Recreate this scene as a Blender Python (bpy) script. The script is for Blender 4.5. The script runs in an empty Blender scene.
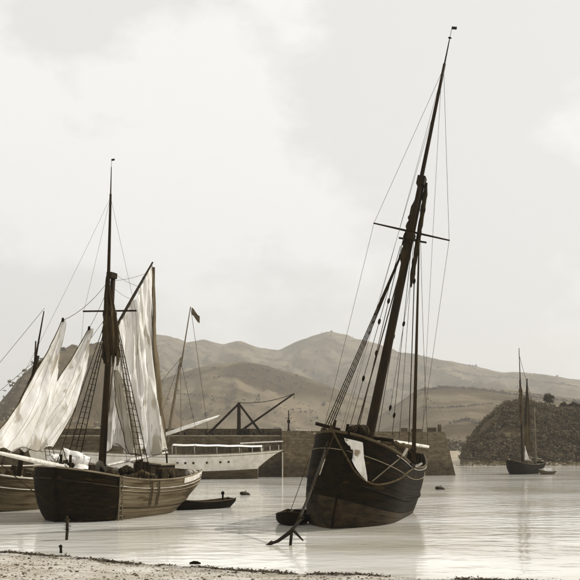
import bpy, bmesh, math, random
from mathutils import Vector, Matrix, Euler, noise
R = math.radians
random.seed(7)
S = bpy.context.scene
COL = S.collection

# ------------------------------------------------------------------ camera
F, HY, CH = 600.0, 400.0, 4.5          # focal length in photo pixels, horizon row, eye height
cam_d = bpy.data.cameras.new('camera')
cam = bpy.data.objects.new('camera', cam_d); COL.objects.link(cam)
cam.location = (0, 0, CH); cam.rotation_euler = (R(90), 0, 0)
# the picture inside the slide's mask is 420 pixels square, centred on (288, 287)
cam_d.sensor_width = 36; cam_d.lens = 36*F/420; cam_d.shift_x = (288-290)/420; cam_d.shift_y = (HY-287)/420
cam_d.clip_start = 0.1; cam_d.clip_end = 20000
S.camera = cam

# ------------------------------------------------------------------ sky, sun, exposure
SUN_EL, SUN_AZ = 42, 73                # azimuth clockwise from the view direction (+Y): camera right, a little beyond
world = bpy.data.worlds.new('World'); S.world = world; world.use_nodes = True
nt = world.node_tree; nt.nodes.clear()
def N(t, **k):
    n = nt.nodes.new(t)
    for a, b in k.items(): setattr(n, a, b)
    return n
out = N('ShaderNodeOutputWorld'); bg = N('ShaderNodeBackground')
sky = N('ShaderNodeTexSky', sky_type='NISHITA'); sky.sun_disc = False
sky.sun_elevation = R(SUN_EL); sky.sun_rotation = R(SUN_AZ)
sky.air_density = 1.0; sky.dust_density = 3.0; sky.ozone_density = 1.0
bw = N('ShaderNodeRGBToBW'); nt.links.new(sky.outputs[0], bw.inputs[0])
haz = N('ShaderNodeMix', data_type='FLOAT'); haz.inputs[0].default_value = .88   # thin high veil over the blue
nt.links.new(bw.outputs[0], haz.inputs[2]); haz.inputs[3].default_value = 8.4
tc = N('ShaderNodeTexCoord')
mp = N('ShaderNodeMapping'); mp.inputs['Scale'].default_value = (1, 1, 1.5); mp.inputs['Location'].default_value = (5.1, .9, .2)
nt.links.new(tc.outputs['Generated'], mp.inputs[0])
nz = N('ShaderNodeTexNoise'); nz.inputs['Scale'].default_value = 2.6; nz.inputs['Detail'].default_value = 9; nz.inputs['Roughness'].default_value = .58
nt.links.new(mp.outputs[0], nz.inputs[0])
cr = N('ShaderNodeValToRGB'); cr.color_ramp.elements[0].position = .46; cr.color_ramp.elements[1].position = .54
nt.links.new(nz.outputs[0], cr.inputs[0])
cl = N('ShaderNodeMix', data_type='FLOAT'); cl.inputs[3].default_value = 9.0
nt.links.new(cr.outputs[0], cl.inputs[0]); nt.links.new(haz.outputs[0], cl.inputs[2])
tint = N('ShaderNodeMix', data_type='RGBA', blend_type='MULTIPLY'); tint.inputs[0].default_value = 1
nt.links.new(cl.outputs[0], tint.inputs[6]); tint.inputs[7].default_value = (1, .996, .980, 1)
nt.links.new(tint.outputs[2], bg.inputs[0]); bg.inputs[1].default_value = .1
nt.links.new(bg.outputs[0], out.inputs[0])
sd = bpy.data.lights.new('sun', 'SUN'); sd.energy = 4.2; sd.angle = R(.6); sd.color = (1, .965, .89)
sun = bpy.data.objects.new('sun', sd); COL.objects.link(sun)
SUNV = Vector((math.sin(R(SUN_AZ))*math.cos(R(SUN_EL)), math.cos(R(SUN_AZ))*math.cos(R(SUN_EL)), math.sin(R(SUN_EL))))
sun.rotation_euler = SUNV.to_track_quat('Z', 'Y').to_euler(); sun.location = (60, 30, 60)
S.view_settings.view_transform = 'Standard'; S.view_settings.look = 'None'
S.view_settings.exposure = .1; S.view_settings.gamma = 1

# ------------------------------------------------------------------ materials (all in the warm browns of the print)
def srgb(x): return 12.92*x if x < .0031308 else 1.055*x**(1/2.4)-.055
def lin(x): return x/12.92 if x < .04045 else ((x+.055)/1.055)**2.4
def sep(a):
    v = srgb(a); w = min(1, max(0, (1-v)*2.0))
    return (lin(v+min(.042, .42*v)*w), lin(v-.003*w), lin(v-min(.084, .85*v)*w), 1)
MATS = {}
def mat(name, a, a2=None, rough=.8, scale=2.0, stretch=(1, 1, 1), bump=0.0, bscale=None, spec=.25, trans=0, detail=6, lo=.38, hi=.62, coords='Object', third=None):
    m = bpy.data.materials.new(name); m.use_nodes = True; t = m.node_tree
    p = t.nodes['Principled BSDF']; p.inputs['Roughness'].default_value = rough
    p.inputs['Specular IOR Level'].default_value = spec
    a2 = a if a2 is None else a2
    c = t.nodes.new('ShaderNodeTexCoord'); mp = t.nodes.new('ShaderNodeMapping'); mp.inputs['Scale'].default_value = stretch
    t.links.new(c.outputs[coords], mp.inputs[0])
    n = t.nodes.new('ShaderNodeTexNoise'); n.inputs['Scale'].default_value = scale; n.inputs['Detail'].default_value = detail; n.inputs['Roughness'].default_value = .62
    t.links.new(mp.outputs[0], n.inputs[0])
    r = t.nodes.new('ShaderNodeValToRGB'); r.color_ramp.elements[0].position = lo; r.color_ramp.elements[1].position = hi
    r.color_ramp.elements[0].color = sep(a); r.color_ramp.elements[1].color = sep(a2)
    t.links.new(n.outputs[0], r.inputs[0])
    colout = r.outputs[0]
    if third:                       # (albedo, scale, threshold) : patches of a third tone
        n3 = t.nodes.new('ShaderNodeTexNoise'); n3.inputs['Scale'].default_value = third[1]; n3.inputs['Detail'].default_value = 5
        t.links.new(mp.outputs[0], n3.inputs[0])
        r3 = t.nodes.new('ShaderNodeValToRGB'); r3.color_ramp.elements[0].position = third[2]; r3.color_ramp.elements[1].position = third[2]+.06
        t.links.new(n3.outputs[0], r3.inputs[0])
        mx = t.nodes.new('ShaderNodeMix'); mx.data_type = 'RGBA'
        t.links.new(r3.outputs[0], mx.inputs[0]); t.links.new(colout, mx.inputs[6]); mx.inputs[7].default_value = sep(third[0])
        colout = mx.outputs[2]
    t.links.new(colout, p.inputs['Base Color'])
    if bump:
        b = t.nodes.new('ShaderNodeBump'); b.inputs['Strength'].default_value = 1; b.inputs['Distance'].default_value = bump
        nb = t.nodes.new('ShaderNodeTexNoise'); nb.inputs['Scale'].default_value = bscale or scale*3; nb.inputs['Detail'].default_value = 5
        t.links.new(mp.outputs[0], nb.inputs[0]); t.links.new(nb.outputs[0], b.inputs['Height']); t.links.new(b.outputs[0], p.inputs['Normal'])
    if trans:
        tr = t.nodes.new('ShaderNodeBsdfTranslucent'); t.links.new(colout, tr.inputs[0])
        ms = t.nodes.new('ShaderNodeMixShader'); ms.inputs[0].default_value = trans
        t.links.new(p.outputs[0], ms.inputs[1]); t.links.new(tr.outputs[0], ms.inputs[2])
        t.links.new(ms.outputs[0], t.nodes['Material Output'].inputs[0])
    MATS[name] = m
    return m
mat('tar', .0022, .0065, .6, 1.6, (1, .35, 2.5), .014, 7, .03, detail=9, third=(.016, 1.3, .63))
mat('tar_worn', .006, .026, .75, 1.3, (1, .4, 2.2), .012, 6, .15)
mat('plank', .035, .115, .8, 1.1, (1, .3, 3), .012, 8, .12, lo=.28, hi=.72, third=(.03, .8, .56))
mat('plank_grey', .10, .2, .8, 1.1, (1, .3, 3), .012, 8, .12)
mat('plank_dark', .025, .06, .8, 1.5, (1, .25, 4), .012, 8, .15)
mat('deck', .16, .28, .85, 2, (6, .4, 1), .01, 8, .2)
mat('pale_paint', .3, .5, .6, 2.5, (1, .5, 1), .004, 8, .3)
mat('white_paint', .45, .6, .5, 1.2, (1, 1, 1), .003, 8, .3)
mat('mast', .006, .014, .65, 2, (2, 2, .4), .006, 8, .08)
mat('spar', .06, .13, .6, 2, (2, 2, .5), .006, 8, .25)
mat('pale_spar', .45, .6, .5, 2, (2, 2, .5), .006, 8, .3)
mat('rope', .03, .07, .9, 6, bump=.004, spec=.05)
mat('tarred_rope', .008, .018, .85, 6, bump=.004, spec=.05)
mat('pale_rope', .38, .52, .9, 6, bump=.004, spec=.1)
mat('iron', .004, .012, .6, 5, bump=.006, spec=.15)
mat('canvas', .60, .80, .95, .9, (1.2, 1.2, .45), .03, 4, .02, trans=.18, detail=10, third=(.40, .8, .56))
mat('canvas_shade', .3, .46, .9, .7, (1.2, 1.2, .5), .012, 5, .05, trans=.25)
mat('canvas_dark', .022, .055, .9, .9, (1.2, 1.2, .5), .012, 5, .05, trans=.1)
mat('canvas_leech_shade', .07, .13, .9, .9, (1.2, 1.2, .5), .012, 5, .05, trans=.15)  # canvas darkened to carry the shadow of the leech fold
mat('cloth_white', .6, .8, .9, 1.5, bump=.03, bscale=5, spec=.03, detail=9, third=(.22, 1.3, .62))
mat('clutter', .005, .022, .8, 2, bump=.006, spec=.1)
mat('stone', .055, .115, .9, 1.2, (1, 1, 2), .03, 3, .1)
mat('stone_pale', .2, .3, .9, .8, bump=.02, bscale=4, spec=.1)
mat('rock', .045, .095, .9, .5, bump=.25, bscale=.8, spec=.05, third=(.2, .12, .64), lo=.36, hi=.7)
mat('scrub', .06, .12, .9, .35, spec=.05, trans=.15)
mat('foliage', .03, .07, .9, .5, spec=.05, trans=.2)
mat('leaf_far', .085, .15, .9, .1, spec=.05)
mat('weed', .012, .04, .8, 6, spec=.15)
mat('pebble', .12, .42, .8, 1.3, spec=.2, coords='Generated', lo=.3, hi=.7)
mat('hill', .048, .135, .95, .012, (1, 1, 1), 9.0, .02, 0, detail=12, third=(.045, .0045, .54))
mat('hill_left', .045, .085, .95, .016, (1, 1, 1), 7.0, .03, 0, detail=12, third=(.042, .006, .54))
mat('flag', .04, .08, .9, 3, trans=.2)
M = MATS

def beach_material():
    m = bpy.data.materials.new('beach'); m.use_nodes = True; t = m.node_tree; p = t.nodes['Principled BSDF']
    c = t.nodes.new('ShaderNodeTexCoord')
    n = t.nodes.new('ShaderNodeTexNoise'); n.inputs['Scale'].default_value = .7; n.inputs['Detail'].default_value = 12; n.inputs['Roughness'].default_value = .72
    t.links.new(c.outputs['Object'], n.inputs[0])
    r = t.nodes.new('ShaderNodeValToRGB'); e = r.color_ramp.elements; e[0].position = .34; e[0].color = sep(.22); e[1].position = .62; e[1].color = sep(.52)
    t.links.new(n.outputs[0], r.inputs[0])
    v = t.nodes.new('ShaderNodeTexVoronoi'); v.inputs['Scale'].default_value = 14; t.links.new(c.outputs['Object'], v.inputs[0])
    mx = t.nodes.new('ShaderNodeMix'); mx.data_type = 'RGBA'; mx.blend_type = 'MULTIPLY'; mx.inputs[0].default_value = .35
    t.links.new(r.outputs[0], mx.inputs[6]); t.links.new(v.outputs['Color'], mx.inputs[7])
    bwn = t.nodes.new('ShaderNodeRGBToBW'); t.links.new(v.outputs['Color'], bwn.inputs[0]); t.links.new(bwn.outputs[0], mx.inputs[7])
    sx = t.nodes.new('ShaderNodeSeparateXYZ'); t.links.new(c.outputs['Object'], sx.inputs[0])
    nw = t.nodes.new('ShaderNodeTexNoise'); nw.inputs['Scale'].default_value = .6; nw.inputs['Detail'].default_value = 6; t.links.new(c.outputs['Object'], nw.inputs[0])
    ad = t.nodes.new('ShaderNodeMath'); ad.operation = 'MULTIPLY_ADD'; ad.inputs[1].default_value = -.22; t.links.new(nw.outputs[0], ad.inputs[0]); t.links.new(sx.outputs[2], ad.inputs[2])
    mr = t.nodes.new('ShaderNodeMapRange'); mr.inputs[1].default_value = -.06; mr.inputs[2].default_value = .06; t.links.new(ad.outputs[0], mr.inputs[0])     # 0 = wet, 1 = dry
    wt = t.nodes.new('ShaderNodeMix'); wt.data_type = 'RGBA'; wt.blend_type = 'MULTIPLY'; wt.inputs[0].default_value = 1
    wc = t.nodes.new('ShaderNodeMapRange'); wc.inputs[3].default_value = .42; wc.inputs[4].default_value = 1; t.links.new(mr.outputs[0], wc.inputs[0])
    t.links.new(mx.outputs[2], wt.inputs[6]); t.links.new(wc.outputs[0], wt.inputs[7]); t.links.new(wt.outputs[2], p.inputs['Base Color'])
    wr = t.nodes.new('ShaderNodeMapRange'); wr.inputs[3].default_value = .28; wr.inputs[4].default_value = .8; t.links.new(mr.outputs[0], wr.inputs[0]); t.links.new(wr.outputs[0], p.inputs['Roughness'])
    p.inputs['Specular IOR Level'].default_value = .3
    b = t.nodes.new('ShaderNodeBump'); b.inputs['Distance'].default_value = .05
    n2 = t.nodes.new('ShaderNodeTexNoise'); n2.inputs['Scale'].default_value = 5; n2.inputs['Detail'].default_value = 10
    t.links.new(c.outputs['Object'], n2.inputs[0]); t.links.new(n2.outputs[0], b.inputs['Height']); t.links.new(b.outputs[0], p.inputs['Normal'])
    return m
def water_material():
    m = bpy.data.materials.new('water'); m.use_nodes = True; t = m.node_tree; p = t.nodes['Principled BSDF']
    c = t.nodes.new('ShaderNodeTexCoord')
    def nz(scale, st, d=5):
        mp = t.nodes.new('ShaderNodeMapping'); mp.inputs['Scale'].default_value = st; mp.inputs['Rotation'].default_value = (0, 0, R(-9))
        t.links.new(c.outputs['Object'], mp.inputs[0])
        n = t.nodes.new('ShaderNodeTexNoise'); n.inputs['Scale'].default_value = scale; n.inputs['Detail'].default_value = d
        t.links.new(mp.outputs[0], n.inputs[0]); return n
    n1 = nz(.16, (.3, 1.1, 1), 8)                   # silt showing through in long streaks
    r = t.nodes.new('ShaderNodeValToRGB'); e = r.color_ramp.elements; e[0].position = .36; e[0].color = (.48, .45, .37, 1); e[1].position = .6; e[1].color = (.76, .74, .68, 1)
    t.links.new(n1.outputs[0], r.inputs[0]); t.links.new(r.outputs[0], p.inputs['Base Color'])
    p.inputs['IOR'].default_value = 1.5; p.inputs['Specular IOR Level'].default_value = .9
    r2 = t.nodes.new('ShaderNodeMapRange'); r2.inputs[3].default_value = .03; r2.inputs[4].default_value = .12
    n3 = nz(.3, (.4, 1.4, 1)); t.links.new(n3.outputs[0], r2.inputs[0]); t.links.new(r2.outputs[0], p.inputs['Roughness'])
    n2 = nz(.75, (.7, 1.25, 1), 3)
    b = t.nodes.new('ShaderNodeBump'); b.inputs['Distance'].default_value = .075; b.inputs['Strength'].default_value = .6
    t.links.new(n2.outputs[0], b.inputs['Height']); t.links.new(b.outputs[0], p.inputs['Normal'])
    return m
def stone_material():
    m = M['stone']; t = m.node_tree; p = t.nodes['Principled BSDF']
    c = t.nodes.new('ShaderNodeTexCoord'); mp = t.nodes.new('ShaderNodeMapping'); mp.inputs['Rotation'].default_value = (R(90), 0, 0)
    t.links.new(c.outputs['Object'], mp.inputs[0])
    b = t.nodes.new('ShaderNodeTexBrick'); b.inputs['Scale'].default_value = 1.0; b.inputs['Brick Width'].default_value = 1.1; b.inputs['Row Height'].default_value = .44; b.inputs['Mortar Size'].default_value = .035; b.inputs['Bias'].default_value = .1
    b.inputs['Color1'].default_value = (1, 1, 1, 1); b.inputs['Color2'].default_value = (.7, .7, .7, 1); b.inputs['Mortar'].default_value = (.6, .6, .6, 1)
    t.links.new(mp.outputs[0], b.inputs[0])
    src = p.inputs['Base Color'].links[0].from_socket
    mx = t.nodes.new('ShaderNodeMix'); mx.data_type = 'RGBA'; mx.blend_type = 'MULTIPLY'; mx.inputs[0].default_value = .8
    t.links.new(src, mx.inputs[6]); t.links.new(b.outputs['Color'], mx.inputs[7])
    sx = t.nodes.new('ShaderNodeSeparateXYZ'); t.links.new(c.outputs['Object'], sx.inputs[0])
    nw = t.nodes.new('ShaderNodeTexNoise'); nw.inputs['Scale'].default_value = .5; nw.inputs['Detail'].default_value = 7; t.links.new(c.outputs['Object'], nw.inputs[0])
    ad = t.nodes.new('ShaderNodeMath'); ad.operation = 'MULTIPLY_ADD'; ad.inputs[1].default_value = 2.6; t.links.new(nw.outputs[0], ad.inputs[0]); t.links.new(sx.outputs[2], ad.inputs[2])
    mr = t.nodes.new('ShaderNodeMapRange'); mr.inputs[1].default_value = 2.7; mr.inputs[2].default_value = 4.2; t.links.new(ad.outputs[0], mr.inputs[0])
    wm = t.nodes.new('ShaderNodeMix'); wm.data_type = 'RGBA'; t.links.new(mr.outputs[0], wm.inputs[0]); t.links.new(mx.outputs[2], wm.inputs[7])
    dk = t.nodes.new('ShaderNodeMix'); dk.data_type = 'RGBA'; dk.blend_type = 'MULTIPLY'; dk.inputs[0].default_value = 1; dk.inputs[7].default_value = (.5, .48, .42, 1)
    t.links.new(mx.outputs[2], dk.inputs[6]); t.links.new(dk.outputs[2], wm.inputs[6])
    t.links.new(wm.outputs[2], p.inputs['Base Color'])
stone_material()
M['beach'] = beach_material(); M['water'] = water_material()

# ------------------------------------------------------------------ mesh helpers
class MB:
    def __init__(s): s.v = []; s.f = []; s.mi = []
    def add(s, vs, fs, mi=0):
        o = len(s.v); s.v += [tuple(x) for x in vs]; s.f += [tuple(i+o for i in f) for f in fs]; s.mi += [mi]*len(fs); return s
    def box(s, c, d, rz=0, mi=0, taper=1.0):
        cx, cy, cz = c; hx, hy, hz = d[0]/2, d[1]/2, d[2]/2; vs = []
        for z in (-hz, hz):
            k = taper if z > 0 else 1
            for x, y in ((-hx, -hy), (hx, -hy), (hx, hy), (-hx, hy)):
                x *= k; y *= k
                vs.append((cx+x*math.cos(rz)-y*math.sin(rz), cy+x*math.sin(rz)+y*math.cos(rz), cz+z))
        return s.add(vs, [(3, 2, 1, 0), (4, 5, 6, 7), (0, 1, 5, 4), (1, 2, 6, 5), (2, 3, 7, 6), (3, 0, 4, 7)], mi)
    def tube(s, pts, r, n=6, mi=0, cap=True):
        pts = [Vector(p) for p in pts]; k = len(pts)
        rs = r if isinstance(r, (list, tuple)) else [r]*k
        vs = []
        for i, p in enumerate(pts):
            d = (pts[min(i+1, k-1)]-pts[max(i-1, 0)]).normalized()
            u = d.cross(Vector((0, 0, 1)) if abs(d.z) < .9 else Vector((0, 1, 0))).normalized(); w = d.cross(u)
            for j in range(n):
                a = 2*math.pi*j/n; vs.append(p+(u*math.cos(a)+w*math.sin(a))*rs[i])
        fs = [(i*n+j, i*n+(j+1) % n, (i+1)*n+(j+1) % n, (i+1)*n+j) for i in range(k-1) for j in range(n)]
        if cap: fs += [tuple(range(n))[::-1], tuple(range((k-1)*n, k*n))]
        return s.add(vs, fs, mi)
    def lathe(s, prof, c=(0, 0, 0), n=12, mi=0):
        vs = [(c[0]+r*math.cos(2*math.pi*j/n), c[1]+r*math.sin(2*math.pi*j/n), c[2]+z) for r, z in prof for j in range(n)]
        k = len(prof)
        fs = [(i*n+j, i*n+(j+1) % n, (i+1)*n+(j+1) % n, (i+1)*n+j) for i in range(k-1) for j in range(n)]
        fs += [tuple(range(n))[::-1], tuple(range((k-1)*n, k*n))]
        return s.add(vs, fs, mi)
    def grid(s, rows, mi=0):
        m = len(rows[0]); vs = [p for r in rows for p in r]
        return s.add(vs, [(i*m+j, i*m+j+1, (i+1)*m+j+1, (i+1)*m+j) for i in range(len(rows)-1) for j in range(m-1)], mi)
    def build(s, name, mats, parent=None, smooth=False, **tags):
        me = bpy.data.meshes.new(name); me.from_pydata(s.v, [], s.f)
        for m in (mats if isinstance(mats, (list, tuple)) else [mats]): me.materials.append(M[m])
        me.polygons.foreach_set('material_index', s.mi)
        if smooth: me.polygons.foreach_set('use_smooth', [True]*len(s.f))
        me.update()
        o = bpy.data.objects.new(name, me); COL.objects.link(o)
        if parent: o.parent = parent
        for k, v in tags.items(): o[k] = v
        return o
def thing(name, loc, rot, label, cat, group=None):
    o = bpy.data.objects.new(name, None); COL.objects.link(o); o.empty_display_size = .3
    o.location = loc; o.rotation_euler = rot; o['label'] = label; o['category'] = cat
    if group: o['group'] = group
    return o
def W(px, py, Y): return Vector(((px-290)/F*Y, Y, CH-(py-HY)/F*Y))     # photo pixel at a depth -> point
def G(px, py, z=0):                                                     # photo pixel on a level sheet -> point
    Y = (CH-z)*F/(py-HY); return W(px, py, Y)
def interp(tab, x):
    if x <= tab[0][0]: return tab[0][1]
    for (a, b), (c, d) in zip(tab, tab[1:]):
        if x <= c:
            k = (x-a)/(c-a); return b+(d-b)*k
    return tab[-1][1]
def sm(x): x = max(0, min(1, x)); return x*x*(3-2*x)
def sagline(a, b, sag, n=10):
    a, b = Vector(a), Vector(b)
    return [a.lerp(b, i/n)-Vector((0, 0, sag*4*(i/n)*(1-i/n))) for i in range(n+1)]
def fbm(x, y, z=0, o=5): return noise.fractal(Vector((x, y, z)), .9, 2.1, o)

# ------------------------------------------------------------------ ground: water, beach
def spread(lo, hi, dense_lo, dense_hi, step, ratio=1.35):
    v = []; x = dense_lo
    while x <= dense_hi: v.append(x); x += step
    s_ = step; x = dense_lo
    while x > lo: s_ *= ratio; x -= s_; v.insert(0, max(lo, x))
    s_ = step; x = v[-1]
    while x < hi: s_ *= ratio; x += s_; v.append(min(hi, x))
    return v
mb = MB(); mb.grid([[(x, y, 0) for x in spread(-3600, 3600, -60, 60, 6, 1.6)] for y in spread(-3600, 3600, 10, 130, 6, 1.6)])
water = mb.build('water', 'water', kind='structure')
def shore_y(x): return interp([(-60, 47), (-11.7, 34.8), (-4.6, 31.2), (.5, 29.0), (7, 27.6), (30, 25), (60, 24)], x)
def beach_z(x, y):
    d = shore_y(x)-y
    d += .55*fbm(x*.25, y*.25, 3, 3)
    z = .085*d if d > 0 else .05*d
    z += .045*fbm(x*.5, y*.5, 0, 4)*min(1, abs(d)*.5+.15)
    z += .05*math.exp(-((d-.8)/.45)**2)
    return min(z, 2.9+.02*d) if d < 60 else 2.9+.02*60
mb = MB()
mb.grid([[(x, y, max(beach_z(x, y), -1.2)) for x in spread(-90, 90, -26, 20, .25, 1.3)] for y in [ -40, -20, -10, -4, 0, 3]+[4+.22*i for i in range(160)]+[40+.6*i for i in range(20)]])
beach = mb.build('beach', 'beach', smooth=True, kind='structure')
# shingle scattered over the beach
def pebble(mb, c, r, k=None):
    a = random.random()*6.28; ca, sa = math.cos(a), math.sin(a); sx, sy, sz = r*random.uniform(.8, 1.3), r*random.uniform(.6, 1), r*random.uniform(.35, .7)
    vs = []
    for z, q in ((-.6, .7), (.25, 1), (.85, .55)):
        for j in range(6):
            t = 6.283*j/6+z; jx = random.uniform(.85, 1.12)
            x, y = sx*q*jx*math.cos(t), sy*q*jx*math.sin(t); vs.append((c[0]+x*ca-y*sa, c[1]+x*sa+y*ca, c[2]+z*sz))
    fs = [(i*6+j, i*6+(j+1) % 6, (i+1)*6+(j+1) % 6, (i+1)*6+j) for i in range(2) for j in range(6)]+[tuple(range(12, 18))]
    mb.add(vs, fs, random.choice((0, 0, 1, 2, 3)))
mat('pebble_a', .22, .34, .85, 9, spec=.15); mat('pebble_b', .10, .18, .85, 9, spec=.15); mat('pebble_c', .36, .5, .85, 9, spec=.15); mat('pebble_d', .05, .09, .8, 9, spec=.15)
mb = MB()
for i in range(30000):
    y = 7+27*random.random()**1.2; x = random.uniform(-.52, .52)*y*1.05
    d = shore_y(x)-y
    if d < .1 or fbm(x*.4, y*.4, 9, 3) < -.22+.5*random.random()-.25: continue
    r = random.uniform(.009, .028)*(1+2.2*random.random()**8)
    pebble(mb, (x, y, beach_z(x, y)+.2*r), r)
mb.build('shingle', ['pebble_a', 'pebble_b', 'pebble_c', 'pebble_d'], smooth=True, kind='stuff', label='small pale and dark pebbles strewn over the foreshore', category='shingle')
# weed wrack along the tide line
def tuft(mb, c, r, n=5):
    for _ in range(n):
        a = random.random()*6.28; L = r*random.uniform(.6, 1.6); w = r*random.uniform(.15, .35)
        d = Vector((math.cos(a), math.sin(a), random.uniform(.05, .7))).normalized(); q = d.cross(Vector((0, 0, 1))).normalized()*w
        b = Vector(c)+Vector((random.uniform(-r, r)*.6, random.uniform(-r, r)*.6, 0))
        mb.add([b-q, b+q, b+d*L+q*.5+Vector((0, 0, -.2*L)), b+d*L-q*.5+Vector((0, 0, -.2*L))], [(0, 1, 2, 3)])
mb = MB()
for i in range(5600):
    x = random.uniform(-34, 22); y = shore_y(x)-random.gauss(.3, .38)-.55*fbm(x*.25, shore_y(x)*.25, 3, 3)*-1
    if fbm(x*.35, 7, 2, 3) < -.12+.5*(random.random()-.5): continue
    tuft(mb, (x, y, beach_z(x, y)+.01), random.uniform(.04, .17))
for i in range(900):
    x = random.uniform(-18, 12); k = random.choice((1.7, 3.1)); y = shore_y(x)-k-random.gauss(0, .12)-.06*x*(k-1)
    if fbm(x*.3, k, 4, 3) < .05: continue
    tuft(mb, (x, y, beach_z(x, y)+.01), random.uniform(.02, .06), 4)
mb.build('seaweed', 'weed', kind='stuff', label='dark line of seaweed left along the tide edge', category='seaweed')

# ------------------------------------------------------------------ hills
def ridge_mesh(name, sky_pts, Yc, front, back, material, rough, px0, px1, seed, step=2.5, nrow=46, relief=1.0):
    mb = MB(); rows = []
    Ys = [Yc-front+front*i/(nrow*.7) for i in range(int(nrow*.7))]+[Yc+back*i/(nrow*.3) for i in range(int(nrow*.3)+1)]
    cols = [px0+step*i for i in range(int((px1-px0)/step)+1)]
    for Y in Ys:
        row = []
        for px in cols:
            h = max(0, CH+(HY-interp(sky_pts, px))/F*Yc)
            k = 1-(Yc-Y)/front if Y <= Yc else 1-(Y-Yc)/back
            k = max(0, k); s_ = (k**1.25)*.75+.25*sm(k) if Y <= Yc else sm(k)
            x = (px-290)/F*Yc*(.55+.45*Y/Yc) if Y < Yc else (px-290)/F*Y
            sp = fbm(x*rough, Y*rough, seed, 6)
            gul = abs(fbm(x*rough*2.3, Y*rough*.7, seed+5, 4))
            z = h*s_+relief*h*(.17*sp-.22*gul-.10*abs(fbm(x*rough*6, Y*rough*4, seed+9, 5))-.05*abs(fbm(x*rough*17, Y*rough*13, seed+3, 4)))*min(1, (1-k)*3+.16)*min(1, k*2.5)
            row.append((x, Y, z-2 if k > 0 else -2))
        rows.append(row)
    mb.grid(rows)
    return mb.build(name, material, smooth=True, kind='structure')
FAR = [(-300, 390), (-150, 394), (0, 396), (60, 396), (85, 388), (110, 356), (135, 334), (160, 323), (190, 318), (203, 320), (213, 324), (226, 321), (240, 324), (250, 322), (264, 327), (280, 328), (290, 323), (302, 319), (315, 315), (330, 318), (345, 323), (365, 329), (400, 337), (425, 342), (440, 346), (455, 345.5), (498, 352), (580, 361), (700, 374), (900, 392)]
MID = [(120, 392), (165, 366), (185, 354), (208, 346), (232, 339), (252, 337), (272, 340), (300, 349), (330, 360), (370, 376), (400, 392), (430, 402)]
LEFT = [(-200, 404), (-60, 400), (20, 397), (60, 391), (76, 385), (86, 370), (97, 349), (108, 337), (118, 329), (130, 323.5), (138, 326), (148, 322), (162, 322), (174, 327), (184, 338), (192, 352), (202, 370), (214, 388), (226, 400)]
ridge_mesh('far_hills', FAR, 2300, 1250, 700, 'hill', .0022, -420, 1000, 1, 3, 90)
ridge_mesh('middle_hill', MID, 1150, 420, 300, 'hill', .004, 110, 440, 11, 2, 80, .55)
ridge_mesh('near_hill', LEFT, 800, 420, 300, 'hill_left', .006, -260, 320, 21, 2, 80, 1.0)

# right-hand slopes, in enclosed fields
FLD = [(300, 400), (330, 392), (360, 372), (380, 358), (400, 355), (440, 357), (470, 361), (498, 365), (580, 374), (700, 388), (800, 396)]
ridge_mesh('field_slope', FLD, 1000, 560, 260, 'hill', .003, 296, 810, 31, 3, 60, .35)

# ------------------------------------------------------------------ headland on the right, low shore behind the pier head
HEAD = [(405, 414), (411, 413), (415, 402), (422, 391), (430, 382), (438, 375), (446, 370.5), (456, 369), (470, 372), (485, 373), (500, 373), (540, 369), (600, 365), (700, 362), (900, 366)]
def head_z(px, Y):
    top = max(0, CH+(HY-interp(HEAD, px))/F*214)
    k = (Y-191)/23; k2 = 1-max(0, (Y-230)/100)
    x = (px-290)/F*Y
    f = sm(k)**.8 if k > 0 else 0
    r = 1.5*fbm(x*.09, Y*.09, 5, 5)+.8*abs(fbm(x*.25, Y*.25, 8, 4))
    return top*f*max(0, sm(k2))+r*min(1, max(0, k)*2)*min(1, top/6)-.4
mb = MB(); mb.grid([[((px-290)/F*Y, Y, head_z(px, Y)) for px in [404+1.6*i for i in range(250)]] for Y in [188+1.2*i for i in range(24)]+[218+5*i for i in range(24)]])
mb.build('headland', 'rock', kind='structure', smooth=True)
def leaf_clump(mb, c, r, n, size, flat=.8):
    for _ in range(n):
        d = Vector((random.gauss(0, 1), random.gauss(0, 1), random.gauss(0, 1))).normalized()
        q = Vector(c)+Vector((d.x*r, d.y*r, d.z*r*flat))*random.uniform(.55, 1.05)
        u = Vector((random.gauss(0, 1), random.gauss(0, 1), random.gauss(0, 1))).normalized(); w = u.cross(d).normalized()*size*random.uniform(.5, 1); u = u*size*random.uniform(.5, 1)
        mb.add([q-u-w*.6, q+u-w, q+u*.8+w, q-u*.7+w*.8], [(0, 1, 2, 3)])
mb = MB()
for i in range(7000):
    px = 408+random.random()**.9*150; Y = 192+34*random.random()**1.1; x = (px-290)/F*Y
    if fbm(x*.11, Y*.14, 2, 4) < -.42+.3*(random.random()-.5): continue
    z = head_z(px, Y)
    if z < 1.2: continue
    r = .25+1.1*random.random()**2.2; leaf_clump(mb, (x, Y, z+r*.3), r, int(10+16*r), .14+.1*r)
mb.build('headland_scrub', 'scrub', kind='stuff', label='dark scrub and gorse covering the rocky headland', category='scrub')
mb = MB()
for i in range(420):
    px = 409+random.random()*95; Y = 190.5+random.random()*5; x = (px-290)/F*Y; r = .12+.55*random.random()**4
    pebble(mb, (x, Y, max(0, head_z(px, Y))+.1*r), r)
mb.build('shore_boulders', ['pebble_b', 'rock', 'pebble_d', 'pebble_a'], kind='stuff', label='rocks and boulders along the foot of the headland', category='rocks')
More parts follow.
